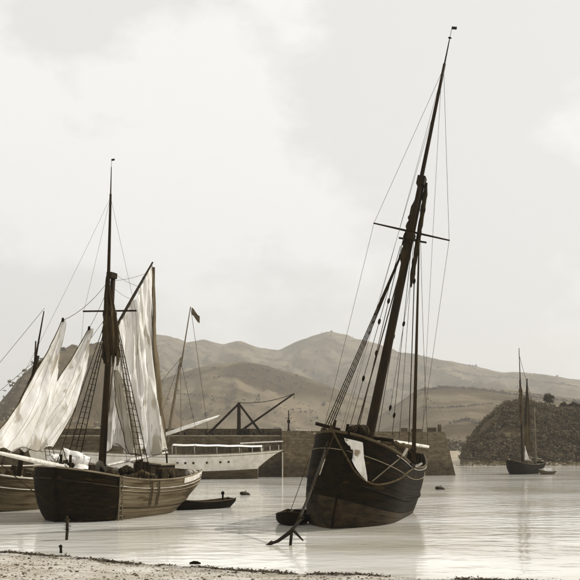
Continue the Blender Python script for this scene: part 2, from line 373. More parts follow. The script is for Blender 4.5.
def tree(base, h, r, label, name='tree', lean=0, group='trees along the top of the headland'):
    t = thing(name, base, (0, 0, random.random()*6), label, 'tree', group)
    mb = MB(); mb.tube([(0, 0, -.6), (.05, 0, h*.3), (lean, .1, h*.62)], [.16, .12, .07], 7)
    for k in range(4):
        a = k*1.6; mb.tube([(lean*.6, 0, h*.42), (lean+r*.5*math.cos(a), r*.5*math.sin(a), h*.68)], [.06, .03], 5)
    mb.build('trunk', 'mast', t)
    mb = MB()
    for k in range(17):
        a = random.random()*6.28; q = random.random()**.5
        leaf_clump(mb, (lean+r*.7*q*math.cos(a), r*.7*q*math.sin(a), h*(.38+.5*random.random()*(1.15-.6*q))), r*.42*random.uniform(.7, 1.2), 34, .2)
    mb.build('crown', 'foliage', t)
    return t
def head_top(px): return max(((head_z(px, 205+i), 205+i) for i in range(26)), key=lambda q: q[0]/1-.075*(q[1]-205))
for k, (px, h, r, lb) in enumerate([(476, 5.0, 1.9, 'tallest round-headed tree standing alone on the headland skyline'), (487, 2.2, 1.4, 'low bushy tree right of the lone headland tree'), (492, 2.7, 1.3, 'second bushy tree right of the lone headland tree'), (497, 2.3, 1.4, 'third bushy tree right of the lone headland tree')]):
    z, Y = head_top(px); tree(((px-290)/F*Y, Y, z-.2), h, r, lb, 'tree', .2)
# low shore seen between the pier head and the headland
def bank_z(x, Y):
    k = sm((Y-318)/30)*max(0, 1-abs(x-52)/40)
    return min(1.6, (Y-262)*.03)-.2+7.2*k+.5*fbm(x*.1, Y*.1, 3, 4)*min(1, max(0, (Y-262)/20))
mb = MB(); mb.grid([[(x, Y, bank_z(x, Y)) for x in [8+1.5*i for i in range(62)]] for Y in [258+3*i for i in range(40)]])
mb.build('low_shore', 'stone_pale', kind='structure', smooth=True)
mb = MB()
for i in range(700):
    x = random.uniform(18, 92); Y = random.uniform(321, 350); z = bank_z(x, Y)
    if z < 2.2: continue
    r = random.uniform(.6, 1.5); leaf_clump(mb, (x, Y, z+r*.4), r, 12, .45)
mb.build('shore_wood', 'scrub', kind='stuff', label='distant belt of trees above the pale beach behind the pier head', category='wood')
# hedges, walls and scrub on the hillsides
def hill_hedge(pts, w, label, on='field_slope', name='hedgerow', material='leaf_far', cat='hedge'):
    mb = MB(); o = bpy.data.objects[on]
    for (ax, ay), (bx, by) in zip(pts, pts[1:]):
        n = int(math.hypot(bx-ax, by-ay)/.9)+1
        for i in range(n):
            k = i/n; d = (W(ax+(bx-ax)*k, ay+(by-ay)*k, 100)-Vector((0, 0, CH))).normalized()
            ok, p, nn, _ = o.ray_cast(Vector((0, 0, CH)), d)
            if not ok or random.random() < .12: continue
            r = w*(.45+.9*random.random()**1.5)
            leaf_clump(mb, p+Vector((random.uniform(-1, 1), random.uniform(-2, 2), r*.3)), r, 10, r*.5, .6)
    if mb.v: mb.build(name, material, kind='stuff', label=label, category=cat)
bpy.context.view_layer.update()
hill_hedge([(383, 360), (400, 358), (425, 359.5), (450, 363), (475, 366), (498, 369)], 3.0, 'long dark hedgerow running across the upper hillside fields')
hill_hedge([(383, 372), (400, 372.5), (418, 371), (436, 369)], 1.5, 'thin low hedgerow on the lower hillside above the pier head')
hill_hedge([(404, 384), (416, 381), (425, 384)], 2.6, 'short clump of hedge at the foot of the hillside fields')
hill_hedge([(388, 366), (396, 372), (399, 380)], 1.2, 'thin hedge running downhill between the two cross hedgerows')
hill_hedge([(400, 345), (425, 349.5), (452, 351), (480, 355), (498, 357)], 3.4, 'faint wall line across the far slope above the fields', 'far_hills')
hill_hedge([(380, 341), (398, 347), (420, 354)], 3.0, 'faint wall line slanting down the far slope', 'far_hills')
hill_hedge([(222, 352), (245, 349), (268, 352), (286, 359)], 1.4, 'faint wall line across the middle hill above the crane', 'middle_hill')
hill_hedge([(206, 362), (232, 364), (262, 371)], 1.4, 'lower wall line on the middle hill behind the crane', 'middle_hill')
def hill_scrub(on, n, size, name, label, seed):
    mb = MB(); vs = bpy.data.objects[on].data.vertices; rnd = random.Random(seed); c = 0
    for _ in range(n*6):
        p = vs[rnd.randrange(len(vs))].co
        if p.z < 6 or p.y < 100: continue
        px = 290+p.x/p.y*F
        if px < 60 or px > 515: continue
        if fbm(p.x*.008, p.y*.008, seed, 5) < .02+.35*(rnd.random()-.5): continue
        r = size*(.35+rnd.random()**3)
        leaf_clump(mb, p+Vector((rnd.uniform(-6, 6), rnd.uniform(-6, 6), r*.1)), r, 6, r*.55, .5); c += 1
        if c >= n: break
    mb.build(name, 'leaf_far', kind='stuff', label=label, category='scrub')
hill_scrub('far_hills', 1500, 6, 'far_scrub', 'scattered bracken and scrub on the far hills', 3)
hill_scrub('middle_hill', 900, 3.0, 'hill_scrub', 'scattered scrub on the middle hill behind the crane', 5)
hill_scrub('near_hill', 1500, 3.2, 'hill_scrub', 'scattered scrub on the dark hill behind the sails', 7)
hill_scrub('field_slope', 500, 1.8, 'field_scrub', 'scattered bushes on the field slopes', 9)

# ------------------------------------------------------------------ pier
pier = thing('stone_pier', (-20, 122, 0), (0, 0, 0), 'long battered stone pier with a raised head behind the moored ships', 'pier')
def rel(p, o=(-20, 122, 0)): return (p[0]-o[0], p[1]-o[1], p[2]-o[2])
def wall_block(mb, x0, x1, yf0, yf1, yb, z1, bat, steps=7, end=1.0):
    # battered wall: yf = front line at the foot, courses step back a little as they rise
    for k in range(steps):
        za, zb = -1+(z1+1)*k/steps, -1+(z1+1)*(k+1)/steps; oa, ob = bat*(k/steps), bat*((k+.86)/steps)
        e = .025*(k % 2)
        vs = [rel(p) for p in ((x0, yf0+oa+e, za), (x1-oa*end, yf1+oa+e, za), (x1-oa*end, yb-oa, za), (x0, yb-oa, za), (x0, yf0+ob+e, zb), (x1-ob*end, yf1+ob+e, zb), (x1-ob*end, yb-ob, zb), (x0, yb-ob, zb))]
        mb.add(vs, [(3, 2, 1, 0), (4, 5, 6, 7), (0, 1, 5, 4), (1, 2, 6, 5), (2, 3, 7, 6), (3, 0, 4, 7)])
mb = MB(); wall_block(mb, -75, -1.65, 121, 121, 129, 6.0, .9, 16, 0); mb.build('quay_wall', 'stone', pier)
mb = MB(); wall_block(mb, -1.6, 25.2, 118.2, 127, 136, 6.7, 1.6, 18); mb.build('pier_head', 'stone', pier)
mb = MB(); mb.box(rel((-38.2, 128.2, 6.6)), (73, .6, 1.15)); mb.build('parapet', 'stone', pier)
for i in range(38):
    mb = MB(); mb.box(rel((-73+i*1.9, 122.25, 6.02)), (1.84, .7, .16)); mb.build('coping_stone', 'stone_pale', pier)
for c_, d_ in (((21.9, 130.6, 7.05), (1.2, 1.4, .7)), ((19.6, 131.5, 6.95), (1.6, 1, .5)), ((22.9, 129.4, 7.25), (.5, .5, 1.2)), ((17.6, 131, 7.0), (1.0, 1, .7))):
    mb = MB(); mb.box(rel(c_), d_); mb.build('pier_block', 'stone', pier)
mb = MB(); mb.tube([rel((2.0, 121.8, 5.9)), rel((.4, 120.6, 6.9))], .09, 5); mb.tube([rel((.9, 121.3, 6.72)), rel((3.2, 121.8, 6.0))], .08, 5); mb.tube([rel((0.2, 120.9, 6.9)), rel((2.6, 120.0, 6.75))], .1, 5); mb.build('handrail', 'pale_paint', pier)
for i in range(6):
    mb = MB(); mb.box(rel((3.2+i*.42, 118.2+i*.13, 6.3-i*.55)), (.42, .5, .2)); mb.build('step', 'stone_pale', pier)
for i, px in enumerate((212, 232, 262, 273)):
    mb = MB(); mb.lathe([(.2, 0), (.17, .35), (.28, .5), (.2, .62)], (0, 0, 0), 10)
    b = mb.build('mooring_bollard', 'iron', None, label=['iron mooring bollard on the quay left of the crane, near the yacht mast', 'iron mooring bollard close left of the crane', 'iron mooring bollard right of the crane post', 'rightmost iron mooring bollard on the quay beneath the crane jib'][i], category='bollard', group='bollards on the quay')
    b.location = ((px-290)/F*123.6, 123.6, 6.0)
# beacon on the pier
bc = thing('pier_beacon', W(287, 389, 131)*1, (0, 0, 0), 'slender beacon mast on the pier right of the crane', 'beacon'); bc.location.z = 6.05; bc.location.y = 126; bc.location.x = (287-290)/F*126
mb = MB(); mb.tube([(0, 0, 0), (0, 0, 3.9)], [.16, .07], 7); mb.build('post', 'mast', bc)
mb = MB(); mb.box((0, 0, .5), (.7, .7, 1), taper=.6); mb.build('base', 'stone', bc)
mb = MB(); mb.box((0, 0, 2.2), (.45, .1, .5)); mb.build('board', 'mast', bc)
mb = MB(); mb.tube([(-.5, 0, 2.7), (.5, 0, 2.7)], .04, 5); mb.build('cross_arm', 'mast', bc)
# derrick crane
cy = 125.0
cr_ = thing('derrick_crane', ((251-290)/F*cy, cy, 6.02), (0, 0, 0), 'dark timber derrick crane with splayed legs and slanting jib on the quay', 'crane')
def C(px, py, Y=cy): return W(px, py, Y)-Vector(cr_.location)
top = C(251, 368.5)
mb = MB(); mb.tube([(0, 0, 0), top], [.32, .24], 8); mb.build('post', 'mast', cr_)
for e, yy in ((C(227, 389.5), .6), (C(268.5, 390), 1.6)):
    e.z = .02; mb = MB(); mb.tube([top-Vector((0, 0, .15)), e+Vector((0, yy, 0))], [.17, .2], 6); mb.build('leg', 'mast', cr_)
    mb = MB(); mb.tube([Vector((e.x, e.y+yy, 0)), Vector((e.x, e.y+yy, 1.1))], .14, 6); mb.build('leg_post', 'mast', cr_)
tip = C(291, 362)
mb = MB(); mb.tube([C(252, 392.2)+Vector((0, -.3, .6)), tip], [.2, .13], 6); mb.build('jib', 'mast', cr_)
mb = MB(); mb.tube(sagline(top, tip, .5), .05, 5); mb.tube([tip, tip-Vector((0, 0, .8))], .04, 5); mb.build('cable', 'tarred_rope', cr_)
mb = MB(); mb.box((1.0, .0, .55), (1.3, .9, 1.1)); mb.tube([(.7, -.6, .8), (1.3, -.6, .8)], .35, 10); mb.build('winch', 'iron', cr_)
for px, w, h, lb in ((205, 1.5, 1.0, 'crate on the quay beside the yacht mast'), (243, 1.1, .9, 'crate on the quay just left of the crane post'), (276, 2.2, .7, 'wide low crate on the quay under the crane jib tip')):
    mb = MB(); mb.box((0, 0, h/2), (w, .9, h)); mb.box((0, -.47, h*.8), (w*1.02, .05, .12)); mb.box((0, -.47, h*.2), (w*1.02, .05, .12))
    o = mb.build('quay_crate', 'plank_dark', None, label=lb, category='crate', group='crates on the quay'); o.location = ((px-290)/F*125.5, 125.5, 6.02)

# ------------------------------------------------------------------ ships
class Hull:
    """local axes: x to port, y from bow to stern, z up from the water"""
    def __init__(s, L, B, sheer, keel=-1.0, bow=.3, blunt=2.2, fine=1.0, stern=.62, over=1.6, fore=1.2, rake=.3, flare=.0, tuck=1.0, bowfull=.35, counter=0):
        s.__dict__.update(locals())
    def zs(s, t): return interp_s(s.sheer, t)
    def p(s, side, t, v, off=0.0):
        B, L = s.B, s.L
        q = s._p(side, t, v)
        if not off: return q
        e = .01
        du = s._p(side, min(1, t+e), v)-s._p(side, max(0, t-e), v); dv = s._p(side, t, min(1, v+e))-s._p(side, t, max(0, v-e))
        n = du.cross(dv)
        if n.length < 1e-9: n = Vector((side, -.5, 0))
        n.normalize()
        if n.x*side < 0 and abs(n.x) > .02: n = -n
        if t < .02: n = Vector((side*.3, -1, 0)).normalized()
        return q+n*off
    def _p(s, side, t, v):
        L, B = s.L, s.B
        y0 = s.fore*(1-v)**2.6-s.rake*v; y1 = L-(s.over*(1-v)**1.3 if not s.counter else s.over*min(1, (1-v)/s.counter)**.75)
        y = y0+(y1-y0)*t
        # plan form at this level
        tb = s.bow+s.fine*.28*(1-v)**1.5
        if t < tb:
            k = t/tb; pl = (1-(1-k)**s.blunt)**(1/(1.0+.9*v))
        else: pl = 1.0
        ts = .58+.1*v
        if t > ts:
            k = (t-ts)/(1-ts); endw = s.stern*(.12+.88*sm(v*1.15)) if s.tuck else s.stern
            pl *= 1-(1-endw)*k**1.9
        # section
        full = 1-s.bowfull*max(0, 1-t/tb) - .35*max(0, (t-.6)/.4)*s.tuck
        g = (1-(1-min(1, v/.78))**(1.6+1.8*full))**(.62+.25*(1-full))
        g *= 1-.035*sm((v-.75)/.25)+s.flare*(v-.5)*max(0, 1-t/tb)
        zk = s.keel+ .25*s.tuck*max(0, t-.75)
        z = zk+(s.zs(t)-zk)*v
        return Vector((side*B*max(.0, pl*g), y, z))
    def build(s, par, mats, paint_v=.5, strakes=12, n=44, groove=.03, bow_t=0):
        """mats = (bottom, topside)"""
        mb = MB(); ts = [((i/n)**1.35 if i < n else 1) for i in range(n+1)]
        for side in (1, -1):
            rows = []; mis = []
            for k in range(strakes):
                a, b = k/strakes, (k+1)/strakes
                g = .1/strakes
                for v, o in ((a, -groove if k else 0), (a+g, 0), (b-g, 0)):
                    rows.append([s.p(side, t, v, o if t > .03 else 0) for t in ts]); mis.append(0 if v < paint_v else 1)
            rows.append([s.p(side, t, 1, 0) for t in ts])
            for r in range(len(rows)-1):
                c_ = next((i for i, t in enumerate(ts) if t >= bow_t), 0)
                for a, b, mi_ in ((0, c_, 2), (c_, n, mis[r])):
                    if b > a: mb.grid([rows[r][a:b+1], rows[r+1][a:b+1]] if side < 0 else [rows[r+1][a:b+1], rows[r][a:b+1]], mi_)
        # transom
        m = 14; A = [s.p(1, 1, i/m) for i in range(m+1)]; Bq = [s.p(-1, 1, i/m) for i in range(m+1)]
        mb.grid([A, Bq], 1)
        me = mb.build('hull', mats, par, smooth=True)
        bm = bmesh.new(); bm.from_mesh(me.data); bmesh.ops.remove_doubles(bm, verts=bm.verts, dist=.002); bmesh.ops.recalc_face_normals(bm, faces=bm.faces)
        for e in bm.edges:
            if len(e.link_faces) == 2 and e.calc_face_angle(0) > R(28): e.smooth = False
        bm.to_mesh(me.data); bm.free()
        return me
    def inner(s, par, depth, material='deck', bul='tar'):
        n = 26; mb = MB(); rows = []
        for i in range(n+1):
            t = .03+.97*i/n; v = 1-depth/(s.zs(t)-s.keel)
            a, b = s.p(1, t, v, -.09), s.p(-1, t, v, -.09)
            rows.append([b, b.lerp(a, .5)+Vector((0, 0, .08)), a])
        mb.grid(rows); mb.build('deck', material, par)
        mb = MB()
        for side in (1, -1):
            ts = [.02+.98*i/n for i in range(n+1)]
            mb.grid([[s.p(side, t, 1, -.1) for t in ts], [s.p(side, t, 1-depth/(s.zs(t)-s.keel), -.1) for t in ts]])
        mb.build('bulwark', bul, par)
    def line(s, side, v, off, t0=0, t1=1, n=40): return [s.p(side, t0+(t1-t0)*(i/n)**1.25, v, off) for i in range(n+1)]
    def strake(s, par, name, material, v, r, off=.02, t0=0.0, t1=1, dz=0, sides=(1, -1), vfun=None):
        for side in sides:
            mb = MB(); pts = [s.p(side, t0+(t1-t0)*(i/40)**1.25, vfun(t0+(t1-t0)*(i/40)**1.25) if vfun else v, off)+Vector((0, 0, dz)) for i in range(41)]
            mb.tube(pts, r, 6); mb.build(name, material, par)
def interp_s(tab, t):
    # smooth through three heights: bow, low point, stern
    (t0, a), (t1, b), (t2, c) = tab
    return b+(a-b)*((t1-t)/(t1-t0))**2 if t < t1 else b+(c-b)*((t-t1)/(t2-t1))**2
def stem(h, par, material, w=.16):
    mb = MB(); mb.tube([h.p(1, 0, v)*1+Vector((0, -.06, 0)) for v in (0, .1, .2, .35, .5, .7, .85, 1, )]+[h.p(1, 0, 1)+Vector((0, -.12, .25))], w, 6); mb.build('stem_post', material, par)
def mast_rig(par, name, base, topv, r0, r1, material='mast', n=9):
    mb = MB(); b, t = Vector(base), Vector(topv); mb.tube([b.lerp(t, i/6) for i in range(7)], [r0+(r1-r0)*i/6 for i in range(7)], n); return mb.build(name, material, par, smooth=True)
def shrouds(par, tops, bases, rungs=16, r=.028, name='shrouds', rat=True, lo=.12, hi=.9):
    mb = MB()
    for t, b in zip(tops, bases): mb.tube([t, b], r, 5)
    mb.build(name, 'tarred_rope', par)
    if rat:
        mb = MB()
        for i in range(rungs):
            k = hi-(hi-lo)*i/rungs
            mb.tube([Vector(tops[0]).lerp(Vector(bases[0]), k), Vector(tops[-1]).lerp(Vector(bases[-1]), k)], .016, 4)
        mb.build('ratlines', 'tarred_rope', par, kind='stuff')
    for b, t in zip(bases, tops):
        b = Vector(b); d = (Vector(t)-b).normalized()
        for e in (.15, .75):
            mb = MB(); mb.lathe([(.03, -.07), (.1, -.03), (.1, .03), (.03, .07)], b+d*e, 8); mb.build('deadeye', 'tar', par)
def lines(par, segs, r, material='rope', name='rigging'):
    for a, b, s_ in segs:
        mb = MB(); mb.tube(sagline(a, b, s_, 8) if s_ else [a, b], r, 4); mb.build(name, material, par)
def block(par, p, s_=.15):
    mb = MB(); mb.lathe([(.02, -s_*1.25), (s_*.4, -s_*.9), (s_*.58, -s_*.2), (s_*.5, s_*.6), (.03, s_*1.1)], p, 8); mb.build('block', 'tar', par)
def local(ship):
    m = Matrix.Translation(ship.location) @ ship.rotation_euler.to_matrix().to_4x4(); return m.inverted()
def sail(par, name, luff, leech, material, bag=.3, folds=(), nu=28, nv=34, ragged=0, parts=True):
    """luff and leech are lists of points from head to foot; cloth spans between them with bag and folds"""
    def along(pl, k):
        k *= len(pl)-1; i = min(int(k), len(pl)-2); f = k-i
        p0, p1, p2, p3 = pl[max(i-1, 0)], pl[i], pl[i+1], pl[min(i+2, len(pl)-1)]
        return .5*((2*p1)+(p2-p0)*f+(2*p0-5*p1+4*p2-p3)*f*f+(3*p1-p0-3*p2+p3)*f**3)
    luff = [Vector(p) for p in luff]; leech = [Vector(p) for p in leech]
    nrm = (leech[-1]-luff[-1]).cross(luff[0]-luff[-1]).normalized()
    rows = []
    for j in range(nv+1):
        k = j/nv; a, b = along(luff, k), along(leech, k); row = []
        for i in range(nu+1):
            u = i/nu; q = a.lerp(b, u)
            d = bag*math.sin(math.pi*u)*math.sin(math.pi*min(1, k*.8+.15))
            for amp, fr, ph, sl in folds: d += amp*math.sin(fr*(u+sl*k)*6.283+ph+1.3*fbm(u*2, k*2, ph, 2))*min(1, 6*u)*min(1, 6*(1-u))*(.35+.65*k)
            d += .07*fbm(u*5, k*5, bag, 3)-.13*abs(fbm(u*7+k*2, k*2.2-u, bag+2, 4))-.05*abs(fbm(u*17-k*4, k*6, bag+4, 3))
            q = q+nrm*d
            if ragged and j == nv: q = q+Vector((0, 0, ragged*math.sin(u*17+bag*9)))
            row.append(q)
        rows.append(row)
    mb = MB(); mb.grid(rows); o = mb.build(name, material, par, smooth=True)
    if parts:
        mb = MB(); mb.tube([r_[0] for r_ in rows], .03, 5); mb.tube([r_[-1] for r_ in rows], .022, 5); mb.tube(rows[-1], .022, 5); mb.build('bolt_rope', 'rope', o)
        if nu >= 24:
            mb = MB()
            for i in range(3, nu, 4 if nu < 40 else 5): mb.tube([r_[i]+nrm*.004 for r_ in rows], .011, 3, cap=False)
            mb.build('seams', 'canvas_shade', o, kind='stuff')
    return o
def bundle(par, name, pts, rad, material, lump=.12, n=10):
    """a rolled-up sail lashed along a line"""
    pts = [Vector(p) for p in pts]; m = 26; P = []; Rr = []
    for i in range(m+1):
        k = i/m*(len(pts)-1); a = min(int(k), len(pts)-2); P.append(pts[a].lerp(pts[a+1], k-a)+Vector((random.uniform(-1, 1), random.uniform(-1, 1), 0))*rad*.12); Rr.append(rad*(1+lump*math.sin(i*1.9+len(name))+random.uniform(-.1, .1))*min(1, .35+min(i, m-i)*.25))
    mb = MB(); mb.tube(P, Rr, n); return mb.build(name, material, par, smooth=True)

# ---- the large dark smack aground on the right, heeled to its port side
ms = thing('sailing_smack', (2.05, 44.9, 0), (0, R(11.8), R(-16)), 'large black-hulled sailing vessel aground, leaning right, bare tall mast, white cloth over its bow', 'ship', 'sailing ships aground or at anchor')
h = Hull(19, 2.85, ((0, 5.25), (.62, 3.65), (1, 4.35)), keel=-2.2, bow=.30, blunt=2.7, fine=.3, stern=.66, over=2.2, fore=.9, rake=.3, bowfull=.12)
h.build(ms, ('tar_worn', 'tar'), .52, 17)
h.inner(ms, .85); stem(h, ms, 'tar', .07)
h.strake(ms, 'cap_rail', 'plank_dark', 1, .085, .0, dz=.05)
h.strake(ms, 'rubbing_strake', 'plank_grey', .88, .026, .03)
h.strake(ms, 'wale', 'tar', .66, .07, .02)
h.strake(ms, 'rail_line', 'pale_paint', .985, .02, .05, 0.12, 1, sides=(1,))
mi = local(ms)
def L(px, py, Y, m=None): return (m or mi) @ W(px, py, Y)
MY = 5.5
mb0 = Vector((0, MY, 2.6))
hounds = Vector((0, MY+.15, 17.6)); cap = Vector((0, MY+.18, 20.9))
mast_rig(ms, 'lower_mast', mb0, cap, .33, .2)
tt = Vector((-.05, MY-.1, 28.9)); tm0 = Vector((0, MY-.22, 16.9))
mast_rig(ms, 'topmast', tm0, tm0.lerp(tt, .88), .15, .085); mast_rig(ms, 'pole', tm0.lerp(tt, .875), tt, .05, .03)
mb = MB(); mb.lathe([(.02, 0), (.12, .06), (.02, .12)], tt+Vector((0, 0, .02)), 8); mb.build('truck', 'tar', ms)
mb = MB(); mb.tube([tt+Vector((0, 0, .1)), tt+Vector((0, 0, .75))], .015, 4); mb.box(tt+Vector((.14, 0, .66)), (.3, .02, .16)); mb.build('wind_vane', 'iron', ms)
mb = MB(); mb.tube([(-2.35, MY, 17.8), (0, MY+.02, 17.6), (2.35, MY, 17.4)], [.045, .07, .045], 6); mb.build('crosstree', 'mast', ms)
mb = MB(); mb.tube([(-.75, MY+.5, 17.25), (.95, MY+.5, 17.2)], .06, 6); mb.box((0, MY-.05, 17.3), (.55, .75, .35)); mb.build('trestle_tree', 'mast', ms)
mb = MB(); mb.box((0, MY+.0, 20.6), (.46, .7, .5)); mb.build('mast_cap', 'mast', ms)
bundle(ms, 'furled_topsail', [(.28, MY+.2, 20.6), (.42, MY+.2, 18.6), (.5, MY+.2, 16.6), (.62, MY+.2, 14.4)], .14, 'clutter', .06)
bundle(ms, 'rigging_bundle', [(-.1, MY+.1, 19.6), (-.2, MY+.1, 17.4), (-.12, MY, 15.6)], .2, 'clutter')
# standing rigging
tl = [h.p(-1, t, 1, .12)+Vector((0, 0, .1)) for t in (.27, .30, .33, .36)]
shrouds(ms, [hounds+Vector((-.12, .05*i, -.2)) for i in range(4)], tl, 30, .03)
tr_ = [h.p(1, t, 1, .12)+Vector((0, 0, .1)) for t in (.29, .32, .35, .38)]
shrouds(ms, [hounds+Vector((.5, .05*i, -.2)) for i in range(4)], tr_, 26, .035)
for a, b in ((tl[0], tl[-1]), (tr_[0], tr_[-1])):
    mb = MB(); mb.tube([a+Vector((0, -.15, -.08)), b+Vector((0, .15, -.08))], .07, 5); mb.build('channel', 'tar', ms)
bow_top = h.p(1, 0, 1)+Vector((0, .05, .1))
lines(ms, [(hounds+Vector((0, -.15, 0)), bow_top+Vector((.25, .4, .1)), 0)], .035, 'tarred_rope', 'forestay')
lines(ms, [(tm0.lerp(tt, .86), (-2.32, MY, 17.8), 0), (tm0.lerp(tt, .86), (2.32, MY, 17.4), 0), ((-2.32, MY, 17.8), tl[1], 0), ((2.32, MY, 17.4), tr_[2]+Vector((.1, .8, 0)), 0)], .011, 'rope', 'topmast_shroud')
lines(ms, [(tm0.lerp(tt, .86), bow_top+Vector((-.3, -.1, .1)), .2), (tm0.lerp(tt, .7), h.p(-1, .5, 1)+Vector((0, 0, .1)), .1), (tm0.lerp(tt, .8), h.p(1, .6, 1), .1)], .010, 'rope', 'topmast_stay')
def fall(px0, py0, px1, py1, Y0, Y1, r=.016, bl=()):
    a, b = L(px0, py0, Y0), L(px1, py1, Y1); lines(ms, [(a, b, 0)], r, 'tarred_rope', 'halyard')
    for k in bl: block(ms, a.lerp(b, k))
fall(368, 255, 330, 391, 49.6, 46.2, .018, (.42, .72))
fall(370, 250, 337, 390, 49.6, 47.5, .022, (.33, .60))
fall(372, 250, 343, 392, 49.8, 49.3)
fall(375, 245, 352, 390, 50, 50.3, .018, (.52,))
fall(377, 245, 362, 392, 50, 51.5, .018, (.9,))
fall(378, 245, 367, 395, 50, 52, .014, ())
fall(379, 250, 374, 398, 50.2, 52.6, .03, (.2,))
fall(381, 245, 360, 376, 50, 51.4, .012, (.5, .97))
# boom, gooseneck, gaff
bm_a, bm_b = Vector((.15, MY+.45, 5.05)), L(388, 400.5, 59)
mb = MB(); mb.tube([bm_a.lerp(bm_b, i/5) for i in range(6)], [.1, .13, .14, .14, .12, .1], 8); mb.build('boom', 'pale_spar', ms, smooth=True)
bundle(ms, 'furled_mainsail', [bm_a+Vector((.05, .6, .0)), bm_a.lerp(bm_b, .5)+Vector((0, 0, -.2)), bm_a.lerp(bm_b, .78)+Vector((0, 0, -.28))], .26, 'canvas_dark')
lines(ms, [(bm_b, cap+Vector((0, .1, -1)), .3)], .014, 'tarred_rope', 'topping_lift')
mb = MB(); mb.tube([(-.5, MY-.4, 4.6), (.5, MY-.4, 4.6)], .09, 6); mb.tube([(-.45, MY-.4, 3.4), (-.45, MY-.4, 4.6)], .08, 6); mb.tube([(.45, MY-.4, 3.4), (.45, MY-.4, 4.6)], .08, 6); mb.build('fife_rail', 'plank_dark', ms)
# deck gear
mb = MB(); mb.tube([(-.9, 2.2, 4.75), (.9, 2.2, 4.75)], .27, 10); mb.box((-1.0, 2.2, 4.5), (.22, .5, 1.5)); mb.box((1.0, 2.2, 4.5), (.22, .5, 1.5)); mb.build('windlass', 'clutter', ms)
bundle(ms, 'furled_jib', [(-.2, .7, 5.3), (.3, 1.2, 5.55), (.5, 1.7, 5.5)], .33, 'clutter')
bundle(ms, 'stowed_sail', [(-1.2, 3.0, 4.6), (-.5, 2.7, 4.95), (.4, 3.2, 4.7), (1.2, 3.1, 4.4)], .36, 'canvas_dark')
mb = MB(); mb.box((0, 9.0, 3.6), (1.9, 2.4, 1.3)); mb.box((0, 9.0, 4.3), (2.1, 2.6, .1)); mb.build('hatch', 'plank_dark', ms)
mb = MB(); mb.box((0, 15.2, 4.0), (2.0, 2.2, 1.7)); mb.box((0, 15.2, 4.9), (2.3, 2.5, .12)); mb.build('deckhouse', 'plank_dark', ms)
mb = MB(); mb.lathe([(.3, -.5), (.36, 0), (.3, .5)], (1.6, 7.4, 3.6), 12); mb.build('barrel', 'clutter', ms)
mb = MB()
for s_ in (-1, 1):
    mb.tube([(s_*.32, .55, 4.5), (s_*.32, .5, 5.75)], .09, 6)
mb.build('knighthead', 'tar', ms)
for side, t_ in ((-1, .035), (1, .05)):
    a = h.p(side, t_, 1, -.2); mb = MB(); mb.tube([a+Vector((-side*.5, .3, .25)), a+Vector((side*.75, -.35, .35))], .11, 6); mb.build('cathead', 'tar', ms)
for k in range(16):
    t_ = .015+.25*random.random(); side = -1 if k < 10 else 1; a = h.p(side, t_, 1, -.35); c_ = random.random()
    if c_ < .45: bundle(ms, 'coiled_rope', [a+Vector((0, -.25, .05)), a+Vector((0, .05, .32*random.random()+.15)), a+Vector((.1, .4, .0))], .17, random.choice(('clutter', 'rope')))
    else: mb = MB(); mb.tube([a+Vector((0, 0, -.5)), a+Vector((0, 0, .25+.5*random.random()))], .08, 6); mb.build('timberhead', 'clutter', ms)
# white cloth hanging over the port bow
# pale rope slung in a bight along the port bow, boathook, line of cable
pts = []
for px, py, t in ((321, 386, 0), (324, 398, 0), (329, 409, 0), (336, 419, 0), (345, 426.5, 0), (355, 427, 0), (366, 423.5, 0), (374, 417, 0), (381, 411.5, 0)):
    pts.append((px, py))
HT = []
_m = Matrix.Translation(ms.location) @ ms.rotation_euler.to_matrix().to_4x4()
for side in (1, -1):
    for i in range(141):
        for j in range(81):
            t_, v_ = (i/140)**1.4, .3+.7*j/80; q = _m @ h.p(side, t_, v_); HT.append((290+q.x/q.y*F, HY-(q.z-CH)/q.y*F, q.y, side, t_, v_))
def on_hull(px, py, off=.1):
    b_ = min(HT, key=lambda q: math.hypot(q[0]-px, q[1]-py)+q[2]*.05); return h.p(b_[3], b_[4], b_[5], off)
rows = []
for j in range(13):
    k = j/12
    xl = interp([(0, 327), (.35, 329.5), (.7, 335), (1, 341.5)], k); xr = 341+1.5*k; yl = 393+k*32; yr = 396.5+k*29
    rows.append([on_hull(xl+(xr-xl)*u/8, yl+(yr-yl)*u/8, .17+.13*math.sin(u*1.5+k*2.5)+.05*math.sin(k*8+u)) for u in range(9)])
for _ in range(2):   # relax the cloth
    rows = [[(rows[a][b]*2+rows[max(a-1, 0)][b]+rows[min(a+1, 12)][b]+rows[a][max(b-1, 0)]+rows[a][min(b+1, 8)])/6 for b in range(9)] for a in range(13)]
mb = MB(); mb.grid(rows); mb.build('white_cloth', 'cloth_white', ms, smooth=True, label='stained white cloth hanging over the bow rail')
rp = [on_hull(px, py, .14) for px, py in pts]
def smooth_pts(P, n=5):
    o = []
    for i in range(len(P)-1):
        p0, p1, p2, p3 = P[max(i-1, 0)], P[i], P[i+1], P[min(i+2, len(P)-1)]
        for k in range(n):
            f = k/n; o.append(.5*((2*p1)+(p2-p0)*f+(2*p0-5*p1+4*p2-p3)*f*f+(3*p1-p0-3*p2+p3)*f**3))
    return o+[P[-1]]
mb = MB(); mb.tube(smooth_pts(rp), .055, 6); mb.build('slung_rope', 'rope', ms, smooth=True)
mb = MB(); mb.tube([on_hull(346, 425, .2), on_hull(368, 405, .25)], [.03, .04], 6); mb.build('boathook', 'spar', ms)
mb = MB(); a = on_hull(367, 406, .25); mb.tube([a, a+Vector((.15, .0, .45))], .08, 6); mb.build('boathook_head', 'pale_paint', ms)
